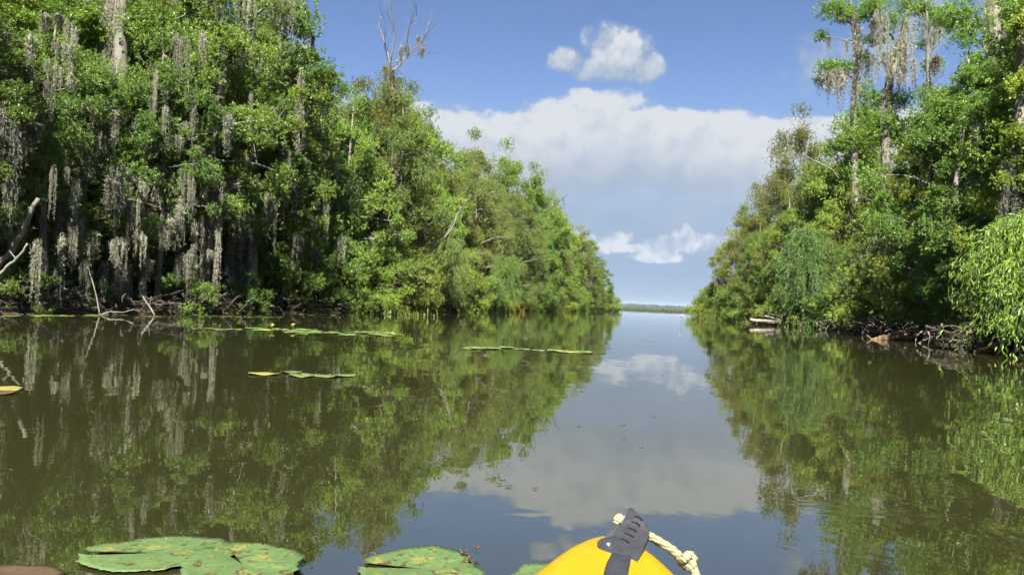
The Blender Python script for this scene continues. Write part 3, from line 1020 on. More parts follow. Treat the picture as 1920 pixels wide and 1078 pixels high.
for x, y, w, ln in curt:
    ln = min(ln, 572 - y)
    w, ln = w * rng.uniform(0.5, 1.1), ln * rng.uniform(0.4, 1.15)
    x, y = x + rng.normal() * 8, y + rng.normal() * 14
    s_bank = np.interp(x, [0, 200, 400, 600, 760], [17.5, 20.5, 24.5, 31.5, 40])
    Y = s_bank + rng.uniform(-1.5, 1.0)
    p = P3(x, y, Y)
    tr_ = min(near_left, key=lambda o: math.hypot(o.location.x - p[0], o.location.y - p[1]))
    k = Y / FPX
    var = int(rng.choice([3, 1, 0])) if w < 28 else int(rng.choice([0, 2, 6]))
    mw, ml = {0: (0.7, 2.6), 1: (0.45, 1.8), 2: (1.0, 2.0), 3: (0.3, 3.2), 6: (1.3, 1.5)}[var]
    o = link('moss', MOSS[var], tr_, color=tuple(np.array([1.05, 1.02, 0.96]) * rng.uniform(0.7, 1.2)))
    o.matrix_world = Matrix.Translation(p) @ Matrix.Rotation(rng.normal() * 0.6, 4, 'Z') @ Matrix.Diagonal((w * k / mw, w * k / mw, ln * k / ml, 1))

# ------------------------------------------------------------------ bank edge: roots, logs, limbs, reeds
def root_tangle(poly, y0, y1, step, name, label, mat='bark_dark', thick=1.0, out=0.0):
    g = Geo()
    s, s1 = arclen(poly, y0), arclen(poly, y1)
    while s < s1:
        p = bank_point(poly, s, rng.uniform(-0.35, 1.0) - out)
        q = bank_point(poly, s + rng.normal() * 0.9, rng.uniform(-0.5, 1.2) - out)
        z0, z1 = rng.uniform(0.1, 0.7), rng.uniform(-0.2, 0.35)
        mid = (np.array([*p, z0]) + np.array([*q, z1])) / 2 + np.array([0, 0, rng.uniform(0.0, 0.35)])
        g.tube(bez(np.array([*p, z0]), mid, np.array([*q, z1]), 5) + rng.normal(size=(5, 3)) * 0.03, np.linspace(1, 0.4, 5) * rng.uniform(0.008, 0.045) * thick, 5, r=rng.random())
        s += step * rng.uniform(0.4, 1.6)
    tag(link(name, g.mesh(name, M[mat], True)), label, 'roots', kind='stuff')


root_tangle(LEFT, 14, 60, 0.07, 'root_tangle', 'dark tangle of roots and twigs along the left waterline')
root_tangle(RIGHT, 14, 60, 0.07, 'root_tangle', 'dark tangle of roots and twigs along the right waterline')

root_tangle(RIGHT, 21, 47, 0.22, 'root_tangle', 'pale brown roots and broken twigs at the right waterline', 'bark_brown', 1.0, 0.25)


def branch(name, label, cat, polys, Y, bark, parts=('stem', 'side_branch'), sides=8):
    """a fallen log or limb: the stem and each side branch are meshes of their own"""
    c = np.array(at(*polys[0][0][0], Y))
    root = empty(name, (c[0], c[1], 0))
    tag(root, label, cat)
    o = np.array([c[0], c[1], 0])
    for i, (pl, r0, r1) in enumerate(polys):
        lp = np.array([np.array(on_water(*p[:2], 0.0)) if len(p) > 2 and p[2] == 'w' else P3(p[0], p[1], Y if len(p) < 3 else p[2]) for p in pl])
        n = max(8, len(lp) * 3)
        q = np.linspace(0, 1, n)
        lpp = np.stack([np.interp(q, np.linspace(0, 1, len(lp)), lp[:, j]) for j in range(3)], 1)
        lpp[1:-1] += rng.normal(size=(n - 2, 3)) * r0 * 0.18
        rad = np.linspace(r0, r1, n) * (1 + rng.normal(size=n) * 0.08)
        g = Geo()
        g.tube(lpp - o, rad, sides if i == 0 else 6)
        link(parts[0] if i == 0 else parts[1], g.mesh(name, M[bark], True), root)
    return root


branch('driftwood_log', 'pale forked driftwood log lying at the right waterline', 'log', [
    ([(1406, 599), (1440, 603), (1475, 606), (1510, 611)], 0.10, 0.16), ([(1434, 592), (1462, 600), (1490, 607)], 0.05, 0.09),
    ([(1466, 590), (1480, 598), (1496, 609)], 0.07, 0.11), ([(1442, 588), (1470, 596)], 0.03, 0.05), ([(1500, 596), (1520, 606), (1530, 614)], 0.05, 0.05)], 46, 'bark_pale')
branch('fallen_log', 'rotten orange brown log at the right bank, half in the water', 'log', [
    ([(1634, 638), (1660, 634), (1690, 629), (1732, 624)], 0.07, 0.22), ([(1698, 641), (1708, 634), (1722, 630)], 0.07, 0.06), ([(1625, 629), (1640, 640)], 0.03, 0.04), ([(1735, 632), (1765, 620)], 0.04, 0.03)], 25.4, 'wood_orange')
branch('fallen_log', 'brown log end under the bright willow at the right edge', 'log', [
    ([(1826, 662), (1850, 656), (1880, 648), (1912, 640)], 0.05, 0.17), ([(1870, 655), (1900, 660)], 0.05, 0.03)], 18, 'wood_orange')
branch('fallen_branch', 'small pale broken branch at the far right waterline', 'branch', [
    ([(1338, 593), (1350, 590), (1364, 584)], 0.10, 0.09), ([(1332, 586), (1340, 593)], 0.07, 0.06)], 72, 'bark_pale')
branch('leaning_limb', 'thick grey limb slanting up at the left edge of the photo', 'branch', [
    ([(-10, 500), (12, 482), (40, 440), (58, 400), (72, 372)], 0.075, 0.05), ([(40, 440), (30, 410), (26, 390)], 0.02, 0.01)], 17.5, 'bark_grey')
branch('leaning_limb', 'thinner pale limb with a broken tip, below the thick grey limb', 'branch', [
    ([(-10, 522), (12, 502), (34, 482), (52, 457)], 0.04, 0.025), ([(30, 486), (18, 470)], 0.018, 0.01)], 17.2, 'bark_grey')
branch('fallen_branch', 'slim grey branch dipping into the water at the left bank', 'branch', [
    ([(164, 500), (174, 530), (182, 560), (187, 592)], 0.016, 0.018), ([(187, 590), (205, 584), (230, 586), (252, 580)], 0.016, 0.01)], 19.5, 'bark_grey')
branch('fallen_branch', 'short forked branch in the water right of the moss columns', 'branch', [
    ([(268, 556), (280, 574), (291, 593)], 0.022, 0.02), ([(284, 556), (280, 574)], 0.012, 0.01)], 20.5, 'bark_grey')
branch('fallen_branch', 'thick dark trunk lying slantwise behind the left waterline', 'branch', [
    ([(72, 578), (95, 560), (118, 540)], 0.10, 0.08), ([(95, 580), (125, 556), (145, 540)], 0.09, 0.07)], 19.5, 'bark_grey')
branch('bare_branch', 'pale forked bare branch standing out of the foliage above the pale willow', 'branch', [
    ([(832, 448), (850, 425), (858, 402), (872, 380), (884, 366)], 0.07, 0.02), ([(862, 396), (860, 372)], 0.03, 0.015), ([(858, 402), (836, 440)], 0.03, 0.03)], 43.5, 'bark_grey')
branch('bare_branch', 'pale bare twig low in the right wood above the driftwood', 'branch', [
    ([(1505, 290), (1530, 303), (1560, 318), (1574, 336)], 0.05, 0.03), ([(1513, 320), (1511, 290), (1516, 262)], 0.03, 0.02)], 43, 'bark_grey')
branch('overhanging_twig', 'thin leafless twig reaching right over the water from the left canopy', 'branch', [
    ([(1020, 400), (1040, 385), (1056, 372), (1066, 362)], 0.05, 0.03), ([(1056, 372), (1058, 392)], 0.05, 0.02)], 84, 'bark_dark')

# leafy reeds at the left waterline
def reed_clump(label, px, py, n, h, spread, mat, tnt=(1, 1, 1)):
    c = on_water(px, py)
    root = empty('reed_clump', (c.x, c.y, 0))
    tag(root, label, 'reeds')
    for j in range(n):
        g = Geo()
        a = rng.uniform(0, 6.28)
        b = np.array([rng.normal() * spread, rng.normal() * spread, -0.05])
        ln = h * rng.uniform(0.5, 1.1)
        d = np.array([math.cos(a), math.sin(a), 0])
        path = bez(b, b + np.array([0, 0, ln * 0.7]), b + d * ln * rng.uniform(0.15, 0.9) + np.array([0, 0, ln * rng.uniform(0.35, 0.95)]), 6)
        w = np.array([0.5, 1, 1, 0.8, 0.5, 0.05])[:, None] * 0.02 * h / 0.8
        sd = np.array([[-d[1], d[0], 0]])
        v = np.concatenate([path - sd * w, path + sd * w])
        i = np.arange(5)
        g.add(v, np.concatenate([np.stack([i, i + 1, i + 7], 1), np.stack([i, i + 7, i + 6], 1)]), rng.random())
        link('blade', g.mesh('blade', mat), root, color=tnt)


reed_clump('yellow green reed clump at the foot of the pale willow', 772, 592, 70, 0.6, 0.6, M['leaf_reed'], (0.4, 0.5, 0.32))
reed_clump('orange brown dying reeds at the left waterline, right of the willow clump', 963, 585, 30, 1.1, 0.5, M['leaf_reed'], (0.6, 0.33, 0.2))
reed_clump('short green reeds by the driftwood on the right bank', 1520, 618, 30, 0.9, 0.5, M['leaf_fern'])


# ------------------------------------------------------------------ floating plants
def pad_mat(name, base, yellow, brown, wear):
    m, nt, out = new_mat(name)
    n1 = tex_noise(nt, 7, 5, 0.65)
    c = ramp(nt, n1, [(0.3, tuple(b * 0.75 for b in base)), (0.7, tuple(b * 1.2 for b in base))])
    # pale veins running out from the stalk
    tc = nt.nodes.new('ShaderNodeTexCoord')
    sp = nt.nodes.new('ShaderNodeSeparateXYZ')
    nt.links.new(tc.outputs['Object'], sp.inputs[0])
    S.nt = nt
    ang = S.m('ARCTAN2', S(sp.outputs[1]), S(sp.outputs[0])) + (S(n1) - 0.5) * 0.35
    vein = smooth(S.m('COSINE', ang * 17.0), 0.93, 1.0) * 0.35
    c = mixrgb(nt, vein.s, c, tuple(b * 1.5 for b in base))
    n2 = tex_noise(nt, 11, 8, 0.72, dist=0.8)
    c = mixrgb(nt, ramp(nt, n2, [(0.60 - wear, 0.0), (0.70 - wear, 0.85)]), c, yellow)
    n3 = tex_noise(nt, 26, 6, 0.7, dist=0.5)
    c = mixrgb(nt, ramp(nt, n3, [(0.63 - wear, 0.0), (0.68 - wear, 0.95)]), c, brown)
    vo = nt.nodes.new('ShaderNodeTexVoronoi')
    vo.inputs['Scale'].default_value = 38
    nt.links.new(tc.outputs['Object'], vo.inputs['Vector'])
    sp2 = smooth(S(vo.outputs['Distance']), 0.16, 0.10) * smooth(S(n2), 0.42, 0.52)
    c = mixrgb(nt, sp2.s, c, tuple(b * 0.4 for b in brown))
    oi = nt.nodes.new('ShaderNodeObjectInfo')
    c = mixrgb(nt, 1.0, c, oi.outputs['Color'], 'MULTIPLY')
    p = principled(nt, out, c, 0.55, 0.25)
    h = S(tex_noise(nt, 26, 5)) + vein * 0.8
    bump(nt, p, h.s, 0.5, 0.004)
    return m


M['pad'] = pad_mat('lily_pad', (0.055, 0.092, 0.030), (0.14, 0.125, 0.022), (0.040, 0.022, 0.010), 0.075)
M['pad_worn'] = pad_mat('lily_pad_worn', (0.055, 0.036, 0.020), (0.11, 0.075, 0.02), (0.06, 0.03, 0.018), 0.05)
M['pad_yellow'] = pad_mat('lily_pad_yellow', (0.17, 0.155, 0.035), (0.19, 0.16, 0.03), (0.16, 0.09, 0.03), 0.02)


def make_pad(name, r, mat, seed, nr=8, ns=140, holes=0, bite=0.0, wave=0.0028):
    g = np.random.default_rng(seed)
    notch = R(9)
    th = np.linspace(notch, 2 * np.pi - notch * 0.4, ns)
    edge = r * (1 + 0.02 * np.sin(th * 3 + g.uniform(0, 6)) + 0.016 * np.sin(th * 11 + g.uniform(0, 6)) + g.normal(size=ns) * 0.014)
    edge -= r * bite * np.exp(-((th - g.uniform(1, 5)) / 0.22) ** 2) + r * bite * 0.7 * np.exp(-((th - g.uniform(1, 5)) / 0.12) ** 2)
    v = [(0, 0, 0.004)]
    ph = g.uniform(0, 6, 3)
    for i in range(1, nr + 1):
        f = i / nr
        for a, e in zip(th, edge):
            z = 0.004 + wave * f * (np.sin(a * 2 + ph[0]) + 0.6 * np.sin(a * 5 + ph[1])) + 0.003 * max(0, f - 0.85) / 0.15 * (1 + np.sin(a * 3 + ph[2]))
            v.append((e * f * math.cos(a), e * f * math.sin(a), max(z, 0.001)))
    kill = set()
    for _ in range(holes):
        kill.add((int(g.integers(2, nr)), int(g.integers(0, ns - 1))))
    t = []
    for j in range(ns - 1):
        t.append((0, 1 + j, 2 + j))
        for i in range(1, nr):
            if (i, j) in kill:
                continue
            a, b = 1 + (i - 1) * ns + j, 1 + i * ns + j
            t += [(a, b, b + 1), (a, b + 1, a + 1)]
    n = len(v)
    v2 = [(x, y, z - 0.0012) for x, y, z in v]
    rim = [(1 + (nr - 1) * ns + j) for j in range(ns)]
    t2 = [(c + n, b + n, a + n) for a, b, c in t]
    for a, b in zip(rim[:-1], rim[1:]):
        t2 += [(a, a + n, b + n), (a, b + n, b)]
    q = Geo()
    q.add(v + v2, t + t2)
    return q.mesh(name, mat, True)


def pad(px, py, r, label, mat='pad', seed=1, rz=0.0, z=0.006, sc=(1, 1, 1), tn=(1, 1, 1), group=None, holes=5, bite=0.12, mesh=None):
    p = on_water(px, py)
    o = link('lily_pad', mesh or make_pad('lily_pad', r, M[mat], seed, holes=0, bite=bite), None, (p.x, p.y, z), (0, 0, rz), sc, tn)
    tag(o, label, 'lily pad', group)
    return o


pad(300, 1041, 0.205, 'large green lily pad with yellow rim, leftmost of the two overlapping pads in front', seed=3, rz=3.3, sc=(1, 0.72, 1), z=0.004)
pad(455, 1070, 0.185, 'large green lily pad lapping over its left neighbour in front', seed=11, rz=2.2, z=0.014, sc=(1, 0.85, 1))
pad(792, 1072, 0.175, 'green lily pad with a ragged right rim, left of the yellow bow', seed=8, rz=3.0, sc=(1, 0.95, 1), holes=8, bite=0.2)
pad(1030, 1092, 0.115, 'small lily pad half hidden behind the yellow bow', seed=14, rz=1.0)
pad(-6, 1102, 0.14, 'brown rotting lily pad in the bottom left corner', 'pad_worn', seed=5, rz=0.4)
pad(2, 731, 0.13, 'yellowed lily pad at the left edge of the photo', 'pad_yellow', seed=6, rz=0.4)
pad(0, 738, 0.10, 'brown curled lily pad below the yellowed one at the left edge', 'pad_worn', seed=7, rz=2.4)
PADS = [make_pad('mid_pad%d' % i, 0.16, M['pad'], 20 + i, 4, 28, 0, 0.08, 0.003) for i in range(4)]
PADY = make_pad('mid_pad_y', 0.16, M['pad_yellow'], 31, 4, 28, 0, 0.08, 0.003)
pad(496, 702, 0, 'narrow yellow lily pad, left of the small middle row', mesh=PADY, sc=(0.9, 0.7, 1), rz=0.2)
pad(546, 699, 0, 'small green lily pad behind the pale middle row', mesh=PADS[0], sc=(0.7, 0.6, 1), rz=1.0)
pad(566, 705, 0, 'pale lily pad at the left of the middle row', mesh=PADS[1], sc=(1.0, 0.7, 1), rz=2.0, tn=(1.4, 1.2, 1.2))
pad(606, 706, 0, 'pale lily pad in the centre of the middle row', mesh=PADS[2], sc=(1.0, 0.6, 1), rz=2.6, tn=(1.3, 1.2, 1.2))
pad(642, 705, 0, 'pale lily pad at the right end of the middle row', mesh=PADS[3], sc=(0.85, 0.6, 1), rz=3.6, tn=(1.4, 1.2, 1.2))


def raft(label, group, pts, n, sx, sy, tn):
    for i in range(n):
        t = rng.random()
        x = np.interp(t, np.linspace(0, 1, len(pts)), [p[0] for p in pts]) + rng.normal() * sx
        y = np.interp(t, np.linspace(0, 1, len(pts)), [p[1] for p in pts]) + rng.normal() * sy
        k = rng.uniform(0.8, 1.3)
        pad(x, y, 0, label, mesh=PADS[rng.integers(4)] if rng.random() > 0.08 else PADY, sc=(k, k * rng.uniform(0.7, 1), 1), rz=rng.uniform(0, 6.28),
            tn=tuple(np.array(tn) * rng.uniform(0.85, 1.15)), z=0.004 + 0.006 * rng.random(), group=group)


raft('lily pad in the broad raft near the left bank under the yellow buds', 'raft of pads near the left bank', [(450, 618), (560, 621), (640, 626), (742, 627)], 52, 12, 2.6, (1.6, 1.6, 1.3))
raft('lily pad in the thin row left of the broad raft', 'thin row of pads left of the raft', [(372, 617), (430, 618)], 7, 5, 0.5, (1.5, 1.4, 1.0))
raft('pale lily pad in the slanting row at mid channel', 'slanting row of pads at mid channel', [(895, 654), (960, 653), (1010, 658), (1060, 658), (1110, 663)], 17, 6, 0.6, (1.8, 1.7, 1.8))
raft('lily pad in the narrow strip along the left waterline', 'strip of pads along the left waterline', [(5, 593), (100, 593), (200, 592), (300, 593)], 22, 8, 0.8, (1.5, 1.4, 0.8))
raft('lily pad in the thin line below the left bank trees', 'thin line of pads below the left trees', [(320, 590), (450, 596), (600, 592), (760, 590), (900, 588), (1000, 586)], 34, 14, 1.2, (1.0, 1.0, 0.8))
raft('lily pad in the faint line off the far right bank', 'faint line of pads off the far right bank', [(1296, 609), (1340, 611), (1400, 612)], 12, 6, 0.5, (1.1, 1.1, 0.9))


def flower(label, px, py, h, petal, r):
    """cupped bloom: stem, petals"""
    c = on_water(px, py)
    root = empty('water_flower', (c.x, c.y, 0))
    tag(root, label, 'flower')
    g = Geo()
    g.tube([(0, 0, -0.1), (0.005, 0, h * 0.5), (0, 0, h)], [0.006, 0.006, 0.005], 6)
    link('stem', g.mesh('flower_stem', M['leaf_fern'], True), root)
    for i in range(9):
        a = i * 2.399
        q = Geo()
        up = 0.6 + 0.5 * (i / 9)
        d = np.array([[math.cos(a), math.sin(a), up]])
        q.leaves(np.array([[0, 0, h - r * 0.3]]), d, np.array([[-math.cos(a) * up, -math.sin(a) * up, 1.0]]), r * 1.35, r * 0.95, 0.5, fold=0.2, droop=-0.25)
        link('petal', q.mesh('petal', petal), root)


def plain_mat(name, col, rough=0.5, spec=0.5):
    m, nt, out = new_mat(name)
    n = tex_noise(nt, 30, 3)
    c = ramp(nt, n, [(0.3, tuple(x * 0.88 for x in col)), (0.7, tuple(min(1, x * 1.08) for x in col))])
    principled(nt, out, c, rough, spec)
    return m


M['petal_y'] = plain_mat('petal_yellow', (0.5, 0.42, 0.07))
M['petal_w'] = plain_mat('petal_white', (0.6, 0.6, 0.57))
flower('yellow water lily bud above the broad raft, left one of the pair', 510, 619, 0.08, M['petal_y'], 0.06)
flower('yellow water lily bud above the broad raft, right one of the pair', 549, 619, 0.09, M['petal_y'], 0.06)
flower('white bloom on a thin stem far out in the open channel', 1277, 609, 0.42, M['petal_w'], 0.10)

# pond skaters and drifting flecks on the sky's reflection
M['bug'] = plain_mat('bug_dark', (0.02, 0.018, 0.015), 0.4)


def skater(px, py, s, label, rz):
    c = on_water(px, py)
    root = empty('pond_skater', (c.x, c.y, 0), rz)
    tag(root, label, 'insect', 'pond skaters on the cloud reflection')
    g = Geo()
    g.tube([(-0.011 * s, 0, 0.004), (-0.005 * s, 0, 0.005), (0.004 * s, 0, 0.005), (0.011 * s, 0, 0.0045)], np.array([0.0006, 0.0022, 0.0022, 0.0006]) * s, 6)
    link('body', g.mesh('skater_body', M['bug'], True), root)
    for sx, sy in ((1, 1), (1, -1), (0, 1), (0, -1), (-1, 1), (-1, -1)):
        q = Geo()
        q.tube([(sx * 0.004 * s, 0, 0.005), (sx * 0.010 * s, sy * 0.009 * s, 0.008 * s), (sx * 0.017 * s, sy * 0.016 * s, 0.0012)], np.array([0.0008, 0.0007, 0.0005]) * s, 4)
        link('leg', q.mesh('skater_leg', M['bug'], True), root)


skater(937, 909, 0.75, 'dark pond skater left of its two neighbours on the cloud reflection', 0.4)
skater(953, 913, 0.95, 'dark pond skater between its two neighbours on the cloud reflection', 0.1)
skater(1004, 917, 0.75, 'dark pond skater right of its two neighbours on the cloud reflection', -0.3)
g = Geo()
for x, y in ((1226, 781), (1165, 798), (1171, 797), (1085, 799), (1170, 822), (1202, 839), (1089, 733), (1082, 740), (1243, 704), (932, 895), (943, 900)):
    c = on_water(x, y)
    g.tube([(c.x - 0.009, c.y, 0.001), (c.x, c.y + 0.003, 0.002), (c.x + 0.009, c.y, 0.001)], [0.002, 0.004, 0.002], 6)
tag(link('floating_flecks', g.mesh('floating_flecks', M['bug'], True)), 'dark specks of debris scattered on the open water', 'debris', kind='stuff')

M['dead_leaf'] = plain_mat('dead_leaf', (0.075, 0.042, 0.028), 0.7, 0.2)
for x, y, ln, rz, lab in ((894, 1041, 0.019250000000000003, 0.3, 'curled pinkish dead leaf on the rim of the pad left of the bow'), (868, 1050, 0.02475, 2.8, 'brown dead leaf lying on the pad left of the bow'),
                          (880, 1064, 0.022000000000000002, 2.0, 'dark crumpled dead leaf near the frame bottom on the pad left of the bow')):
    g = Geo()
    t = np.linspace(0, 1, 7)
    for sgn in (-1, 1):
        mid = np.stack([(t - 0.5) * ln, 0 * t, 0.006 + 0.010 * (t - 0.5) ** 2 * 4], 1)
        edge = mid + np.stack([0 * t, sgn * ln * 0.26 * np.sin(np.pi * t) ** 0.7, 0.007 + 0.004 * np.sin(t * 7)], 1)
        j = np.arange(6)
        g.add(np.concatenate([mid, edge]), np.concatenate([np.stack([j, j + 1, j + 8], 1), np.stack([j, j + 8, j + 7], 1)]))
    c = on_water(x, y)
    tag(link('dead_leaf', g.mesh('dead_leaf', M['dead_leaf'], True), None, (c.x, c.y, 0.012), (0, 0, rz)), lab, 'leaf')
# ------------------------------------------------------------------ kayak bow
def kayak():
    HEAD = R(8.4)
    root = empty('kayak', (0, 0, 0), -HEAD)
    tag(root, 'yellow kayak bow with grey rubber carry strap at the bottom of the photo', 'kayak')
    m, nt, out = new_mat('kayak_yellow')
    n1 = tex_noise(nt, 5, 4)
    c = ramp(nt, n1, [(0.3, (0.205, 0.134, 0.0008)), (0.7, (0.23, 0.151, 0.001))])
    sc = tex_noise(nt, 40, 6, 0.7, stretch=(1, 0.2, 1))
    c = mixrgb(nt, ramp(nt, sc, [(0.60, 0.0), (0.72, 0.4)]), c, (0.28, 0.19, 0.06))
    p = principled(nt, out, c, ramp(nt, sc, [(0.3, 0.42), (0.7, 0.55)]), 0.22)
    bump(nt, p, sc, 0.08, 0.002)
    M['kayak'] = m
    g = Geo()
    us = np.concatenate([np.linspace(-1.9, 1.1, 26), np.linspace(1.16, 1.48, 12), 1.56 - 0.08 * np.linspace(0.9, 0, 8) ** 2])
    ns = 40
    rings = []
    for u in us:
        bow = np.clip((1.56 - u) / 1.5, 0, 1)
        b = 0.37 * (1 - (1 - bow) ** 2.1) ** 0.80 if u > 0.06 else 0.37 * max(0.02, (1 - ((0.06 - u) / 1.98) ** 3)) ** 0.6
        zc = 0.19 + 0.075 * max(0, (u - 0.3) / 1.26) ** 1.5
        ht = 0.052 * min(1, (b / 0.1) ** 0.6)
        hb = 0.30 * min(1, (b / 0.12) ** 0.45)
        ring = []
        for a in np.linspace(0, 2 * np.pi, ns, endpoint=False):
            cs, sn = math.cos(a), math.sin(a)
            x = b * math.copysign(abs(cs) ** 0.72, cs)
            z = zc + (ht * abs(sn) ** 0.85 if sn > 0 else -hb * abs(sn) ** 0.9)
            # shallow groove each side of a raised deck spine
            if sn > 0.3:
                z -= 0.006 * math.exp(-((abs(x) / max(b, 1e-3) - 0.42) / 0.14) ** 2) * min(1, b / 0.1)
            ring.append((x, u, z))
        rings.append(ring)
    v = np.array(rings).reshape(-1, 3)
    t = []
    for i in range(len(us) - 1):
        for j in range(ns):
            a, b2 = i * ns + j, i * ns + (j + 1) % ns
            t += [(a, b2, b2 + ns), (a, b2 + ns, a + ns)]
    cpt = [(0, ns * 0 + j + 1, j) for j in range(1, ns - 1)]
    t += cpt
    e = (len(us) - 1) * ns
    t += [(e, e + j, e + j + 1) for j in range(1, ns - 1)]
    g.add(v, t)
    link('hull', g.mesh('kayak_hull', M['kayak'], True), root)

    inv = Matrix.Rotation(HEAD, 4, 'Z')
    Lp = lambda px, py, Y: np.array(inv @ at(px, py, Y))
    rub, nt, out = new_mat('rubber_grey')
    n1 = tex_noise(nt, 60, 4)
    c = ramp(nt, n1, [(0.3, (0.015, 0.016, 0.018)), (0.7, (0.025, 0.0265, 0.030))])
    p = principled(nt, out, c, 0.5, 0.4)
    bump(nt, p, tex_noise(nt, 300, 2), 0.15, 0.001)
    # upright grip plate
    yd = lambda y: 1.335 + (1057 - y) / 106 * 0.165
    outl = [(1120, 1015), (1127, 1009), (1138, 1007), (1149, 1004), (1158, 990), (1168, 976), (1174, 964), (1177, 955), (1181, 951), (1187, 952), (1202, 970), (1218, 989), (1218, 998), (1207, 1026), (1193, 1056),
            (1184, 1060), (1170, 1050), (1152, 1037), (1142, 1035), (1128, 1029), (1121, 1022)]
    front = np.array([Lp(x, y, yd(y) - 0.012 * math.exp(-((x - 1180 + (y - 1000) * 0.45) / 22) ** 2)) for x, y in outl])
    nrm = unit(np.cross(front[11] - front[0], front[8] - front[14]))
    if nrm[1] < 0:
        nrm = -nrm
    bm = bmesh.new()
    f_ = [bm.verts.new(q) for q in front]
    face = bm.faces.new(f_)
    bmesh.ops.triangulate(bm, faces=[face])
    ex = bmesh.ops.extrude_face_region(bm, geom=bm.faces[:])
    bmesh.ops.translate(bm, vec=Vector(nrm * 0.013), verts=[q for q in ex['geom'] if isinstance(q, bmesh.types.BMVert)])
    bmesh.ops.recalc_face_normals(bm, faces=bm.faces[:])
    me = bpy.data.meshes.new('grip_plate')
    bm.to_mesh(me)
    me.materials.append(rub)
    gp = link('grip_plate', me, root)
    # slots cut right through the plate
    cut = bmesh.new()
    for (x0, y0), (x1, y1) in (((1163, 1010), (1180, 1019)), ((1170, 1000), (1188, 1008)), ((1177, 990), (1194, 998)), ((1184, 980), (1200, 988)), ((1190, 971), (1204, 980)), ((1149, 1041), (1167, 1045))):
        a, b = Lp(x0, y0, yd(y0)), Lp(x1, y1, yd(y1))
        ax = unit(b - a)
        up_ = np.cross(ax, nrm)
        up_ = up_ if up_[2] > 0 else -up_
        h = 0.0024
        mid = (a + b) / 2 + up_ * 0.0025
        pts = [a - up_ * h, mid - up_ * h, b - up_ * h, b + up_ * h, mid + up_ * h, a + up_ * h]
        vs = [cut.verts.new(q - nrm * 0.03) for q in pts]
        w2 = [cut.verts.new(q + nrm * (0.004)) for q in pts]
        n = len(pts)
        cut.faces.new(vs)
        cut.faces.new(w2[::-1])
        for i in range(n):
            cut.faces.new((vs[i], w2[i], w2[(i + 1) % n], vs[(i + 1) % n]))
    bmesh.ops.recalc_face_normals(cut, faces=cut.faces[:])
    cm = bpy.data.meshes.new('slot_cut')
    cut.to_mesh(cm)
    co = link('slot_cut', cm, root)
    md = gp.modifiers.new('slots', 'BOOLEAN')
    md.object = co
    md.operation = 'DIFFERENCE'
    bv = gp.modifiers.new('bevel', 'BEVEL')
    bv.width = 0.0018
    bv.segments = 2
    bv.limit_method = 'ANGLE'
    bpy.context.view_layer.update()
    dg = bpy.context.evaluated_depsgraph_get()
    nm = bpy.data.meshes.new_from_object(gp.evaluated_get(dg))
    gp.modifiers.clear()
    gp.data = nm
    bpy.data.objects.remove(co)
    # strap running back along the deck
    st = [(1170, 1028, 1.405), (1167, 1040, 1.385), (1160, 1058, 1.33), (1155, 1078, 1.262), (1152, 1104, 1.20), (1150, 1150, 1.115)]
    c = np.array([Lp(*q) for q in st])
    q = np.linspace(0, 1, 16)
    c = np.stack([np.interp(q, np.linspace(0, 1, len(c)), c[:, j]) for j in range(3)], 1)
    bulge = np.interp(q, [0, 0.25, 0.6, 1], [0.002, 0.005, 0.005, 0.003])
    c[:, 2] += bulge
    w, th = 0.0205, 0.005
    V, Tt = [], []
    for p_ in c:
        V += [p_ + (-w, 0, 0), p_ + (-w * 0.8, 0, th), p_ + (w * 0.8, 0, th), p_ + (w, 0, 0), p_ + (w * 0.8, 0, -th * 2), p_ + (-w * 0.8, 0, -th * 2)]
    for i in range(len(c) - 1):
        for j in range(6):
            a, b = i * 6 + j, i * 6 + (j + 1) % 6
            Tt += [(a, b, b + 6), (a, b + 6, a + 6)]
    g = Geo()
    g.add(V, Tt)
    link('strap', g.mesh('strap', rub, True), root)
    # rear flange seen through the loop
    g = Geo()
    fl = np.array([Lp(1131, 1010, 1.43), Lp(1149, 984, 1.46), Lp(1164, 974, 1.47), Lp(1166, 1000, 1.45)])
    g.add(np.concatenate([fl, fl + nrm * 0.006]), [(0, 1, 2), (0, 2, 3), (4, 6, 5), (4, 7, 6), (0, 4, 5), (0, 5, 1), (1, 5, 6), (1, 6, 2), (2, 6, 7), (2, 7, 3), (3, 7, 4), (3, 4, 0)])
    link('rear_flange', g.mesh('rear_flange', rub), root)
    # rivet
    met, nt, out = new_mat('rivet_metal')
    p = principled(nt, out, (0.75, 0.74, 0.72), 0.25)
    p.inputs['Metallic'].default_value = 1.0
    g = Geo()
    rc = Lp(1141, 1018, yd(1018) - 0.004)
    tilt = nrm
    a_ = unit(np.cross(tilt, [0, 0, 1]))
    b_ = np.cross(tilt, a_)
    V, Tt = [], []
    for rr, d in ((0.0062, 0.004), (0.0060, 0.0), (0.0045, -0.002), (0.0015, -0.003)):
        for k in range(14):
            A = k / 14 * 2 * np.pi
            V.append(rc + (a_ * math.cos(A) + b_ * math.sin(A)) * rr + tilt * d)
    for i in range(3):
        for k in range(14):
            A, B = i * 14 + k, i * 14 + (k + 1) % 14
            Tt += [(A, B, B + 14), (A, B + 14, A + 14)]
    Tt += [(42, 42 + k, 42 + k + 1) for k in range(1, 13)]
    g.add(V, Tt)
    link('rivet', g.mesh('rivet', met, True), root)
    # rope
    rp, nt, out = new_mat('rope_cream')
    tc = nt.nodes.new('ShaderNodeTexCoord')
    wv = nt.nodes.new('ShaderNodeTexWave')
    wv.inputs['Scale'].default_value = 55
    wv.inputs['Distortion'].default_value = 3.0
    wv.inputs['Detail'].default_value = 3.0
    wv.bands_direction = 'DIAGONAL'
    nt.links.new(tc.outputs['Object'], wv.inputs['Vector'])
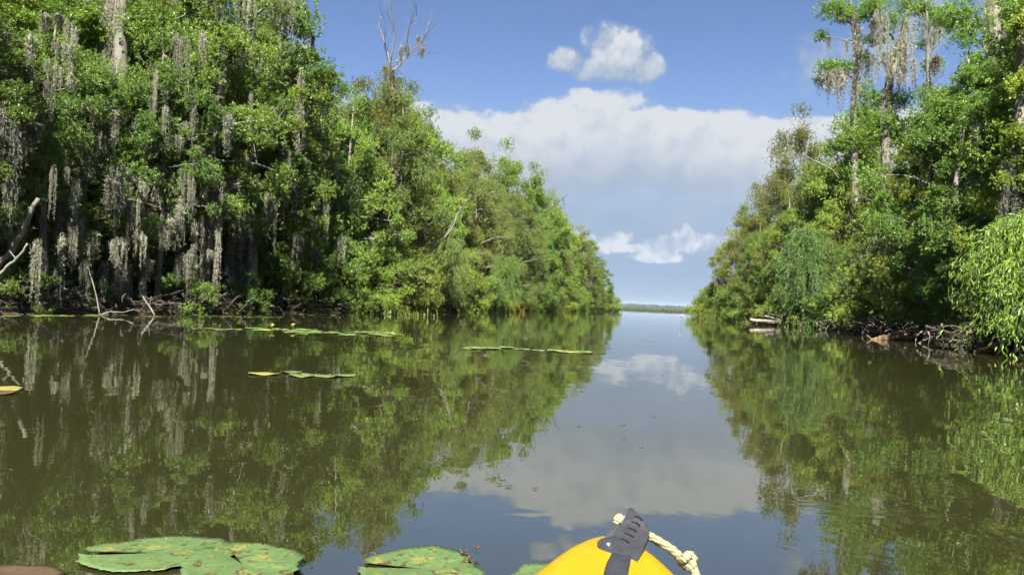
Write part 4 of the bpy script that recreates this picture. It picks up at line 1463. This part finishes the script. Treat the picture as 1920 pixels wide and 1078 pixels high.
    c = ramp(nt, wv.outputs[0], [(0.1, (0.13, 0.122, 0.065)), (0.6, (0.24, 0.23, 0.135))])
    p = principled(nt, out, c, 0.85, 0.2)
    bump(nt, p, wv.outputs[0], 0.6, 0.003)

    def rope_line(pp, r, name, n=28, par=root):
        c = np.array(pp)
        q = np.linspace(0, 1, n)
        s = np.linspace(0, 1, len(c))
        line = np.stack([np.interp(q, s, c[:, j]) for j in range(3)], 1)
        for _ in range(3):
            line[1:-1] = (line[:-2] + 2 * line[1:-1] + line[2:]) / 4
        g = Geo()
        rr = np.full(n, r) * (1 + 0.08 * np.sin(np.arange(n) * 1.9))
        rr[0] = r * 0.55
        rr[-1] = r * 0.55
        g.tube(line, rr, 12)
        return link(name, g.mesh(name, rp, True), par)
    rope = rope_line([Lp(1196, 1000, 1.50), Lp(1214, 1002, 1.45), Lp(1234, 1014, 1.42), Lp(1258, 1028, 1.39), Lp(1274, 1043, 1.36), Lp(1281, 1052, 1.345)], 0.0085, 'rope')
    rope_line([Lp(1290, 1052, 1.335), Lp(1300, 1064, 1.33), Lp(1305, 1078, 1.32), Lp(1310, 1100, 1.29), Lp(1316, 1140, 1.24)], 0.0082, 'rope_tail', par=root)
    kc = Lp(1289, 1051, 1.335)
    kn = [kc + np.array([0.0105 * math.cos(a) * (1 + 0.2 * math.sin(2 * a)), 0.010 * math.sin(2 * a), 0.010 * math.sin(a)]) for a in np.linspace(0, 2 * np.pi, 14)]
    rope_line(kn, 0.0082, 'knot', 30)
    nb = Lp(1160, 974, 1.47)
    rope_line([nb + np.array([0.03, 0.02, -0.012]), nb + np.array([0.012, 0.006, -0.008]), nb, nb + np.array([-0.003, -0.004, 0.005])], 0.0115, 'rope_end', 10)
    return root


kayak()

# ------------------------------------------------------------------ air over the lake
def haze():
    bm = bmesh.new()
    bmesh.ops.create_cube(bm, size=1.0)
    me = bpy.data.meshes.new('haze')
    bm.to_mesh(me)
    m, nt, out = new_mat('haze_air')
    v = nt.nodes.new('ShaderNodeVolumePrincipled')
    v.inputs['Color'].default_value = (0.80, 0.88, 0.97, 1)
    v.inputs['Density'].default_value = 0.00005
    v.inputs['Anisotropy'].default_value = 0.0
    nt.links.new(v.outputs[0], out.inputs['Volume'])
    me.materials.append(m)
    o = link('haze', me, loc=(0, 1500, 13.0), sc=(7100, 6100, 32))
    tag(o, 'thin pale summer haze over the lake', None, kind='stuff')


haze()
cy.volume_bounces = 0
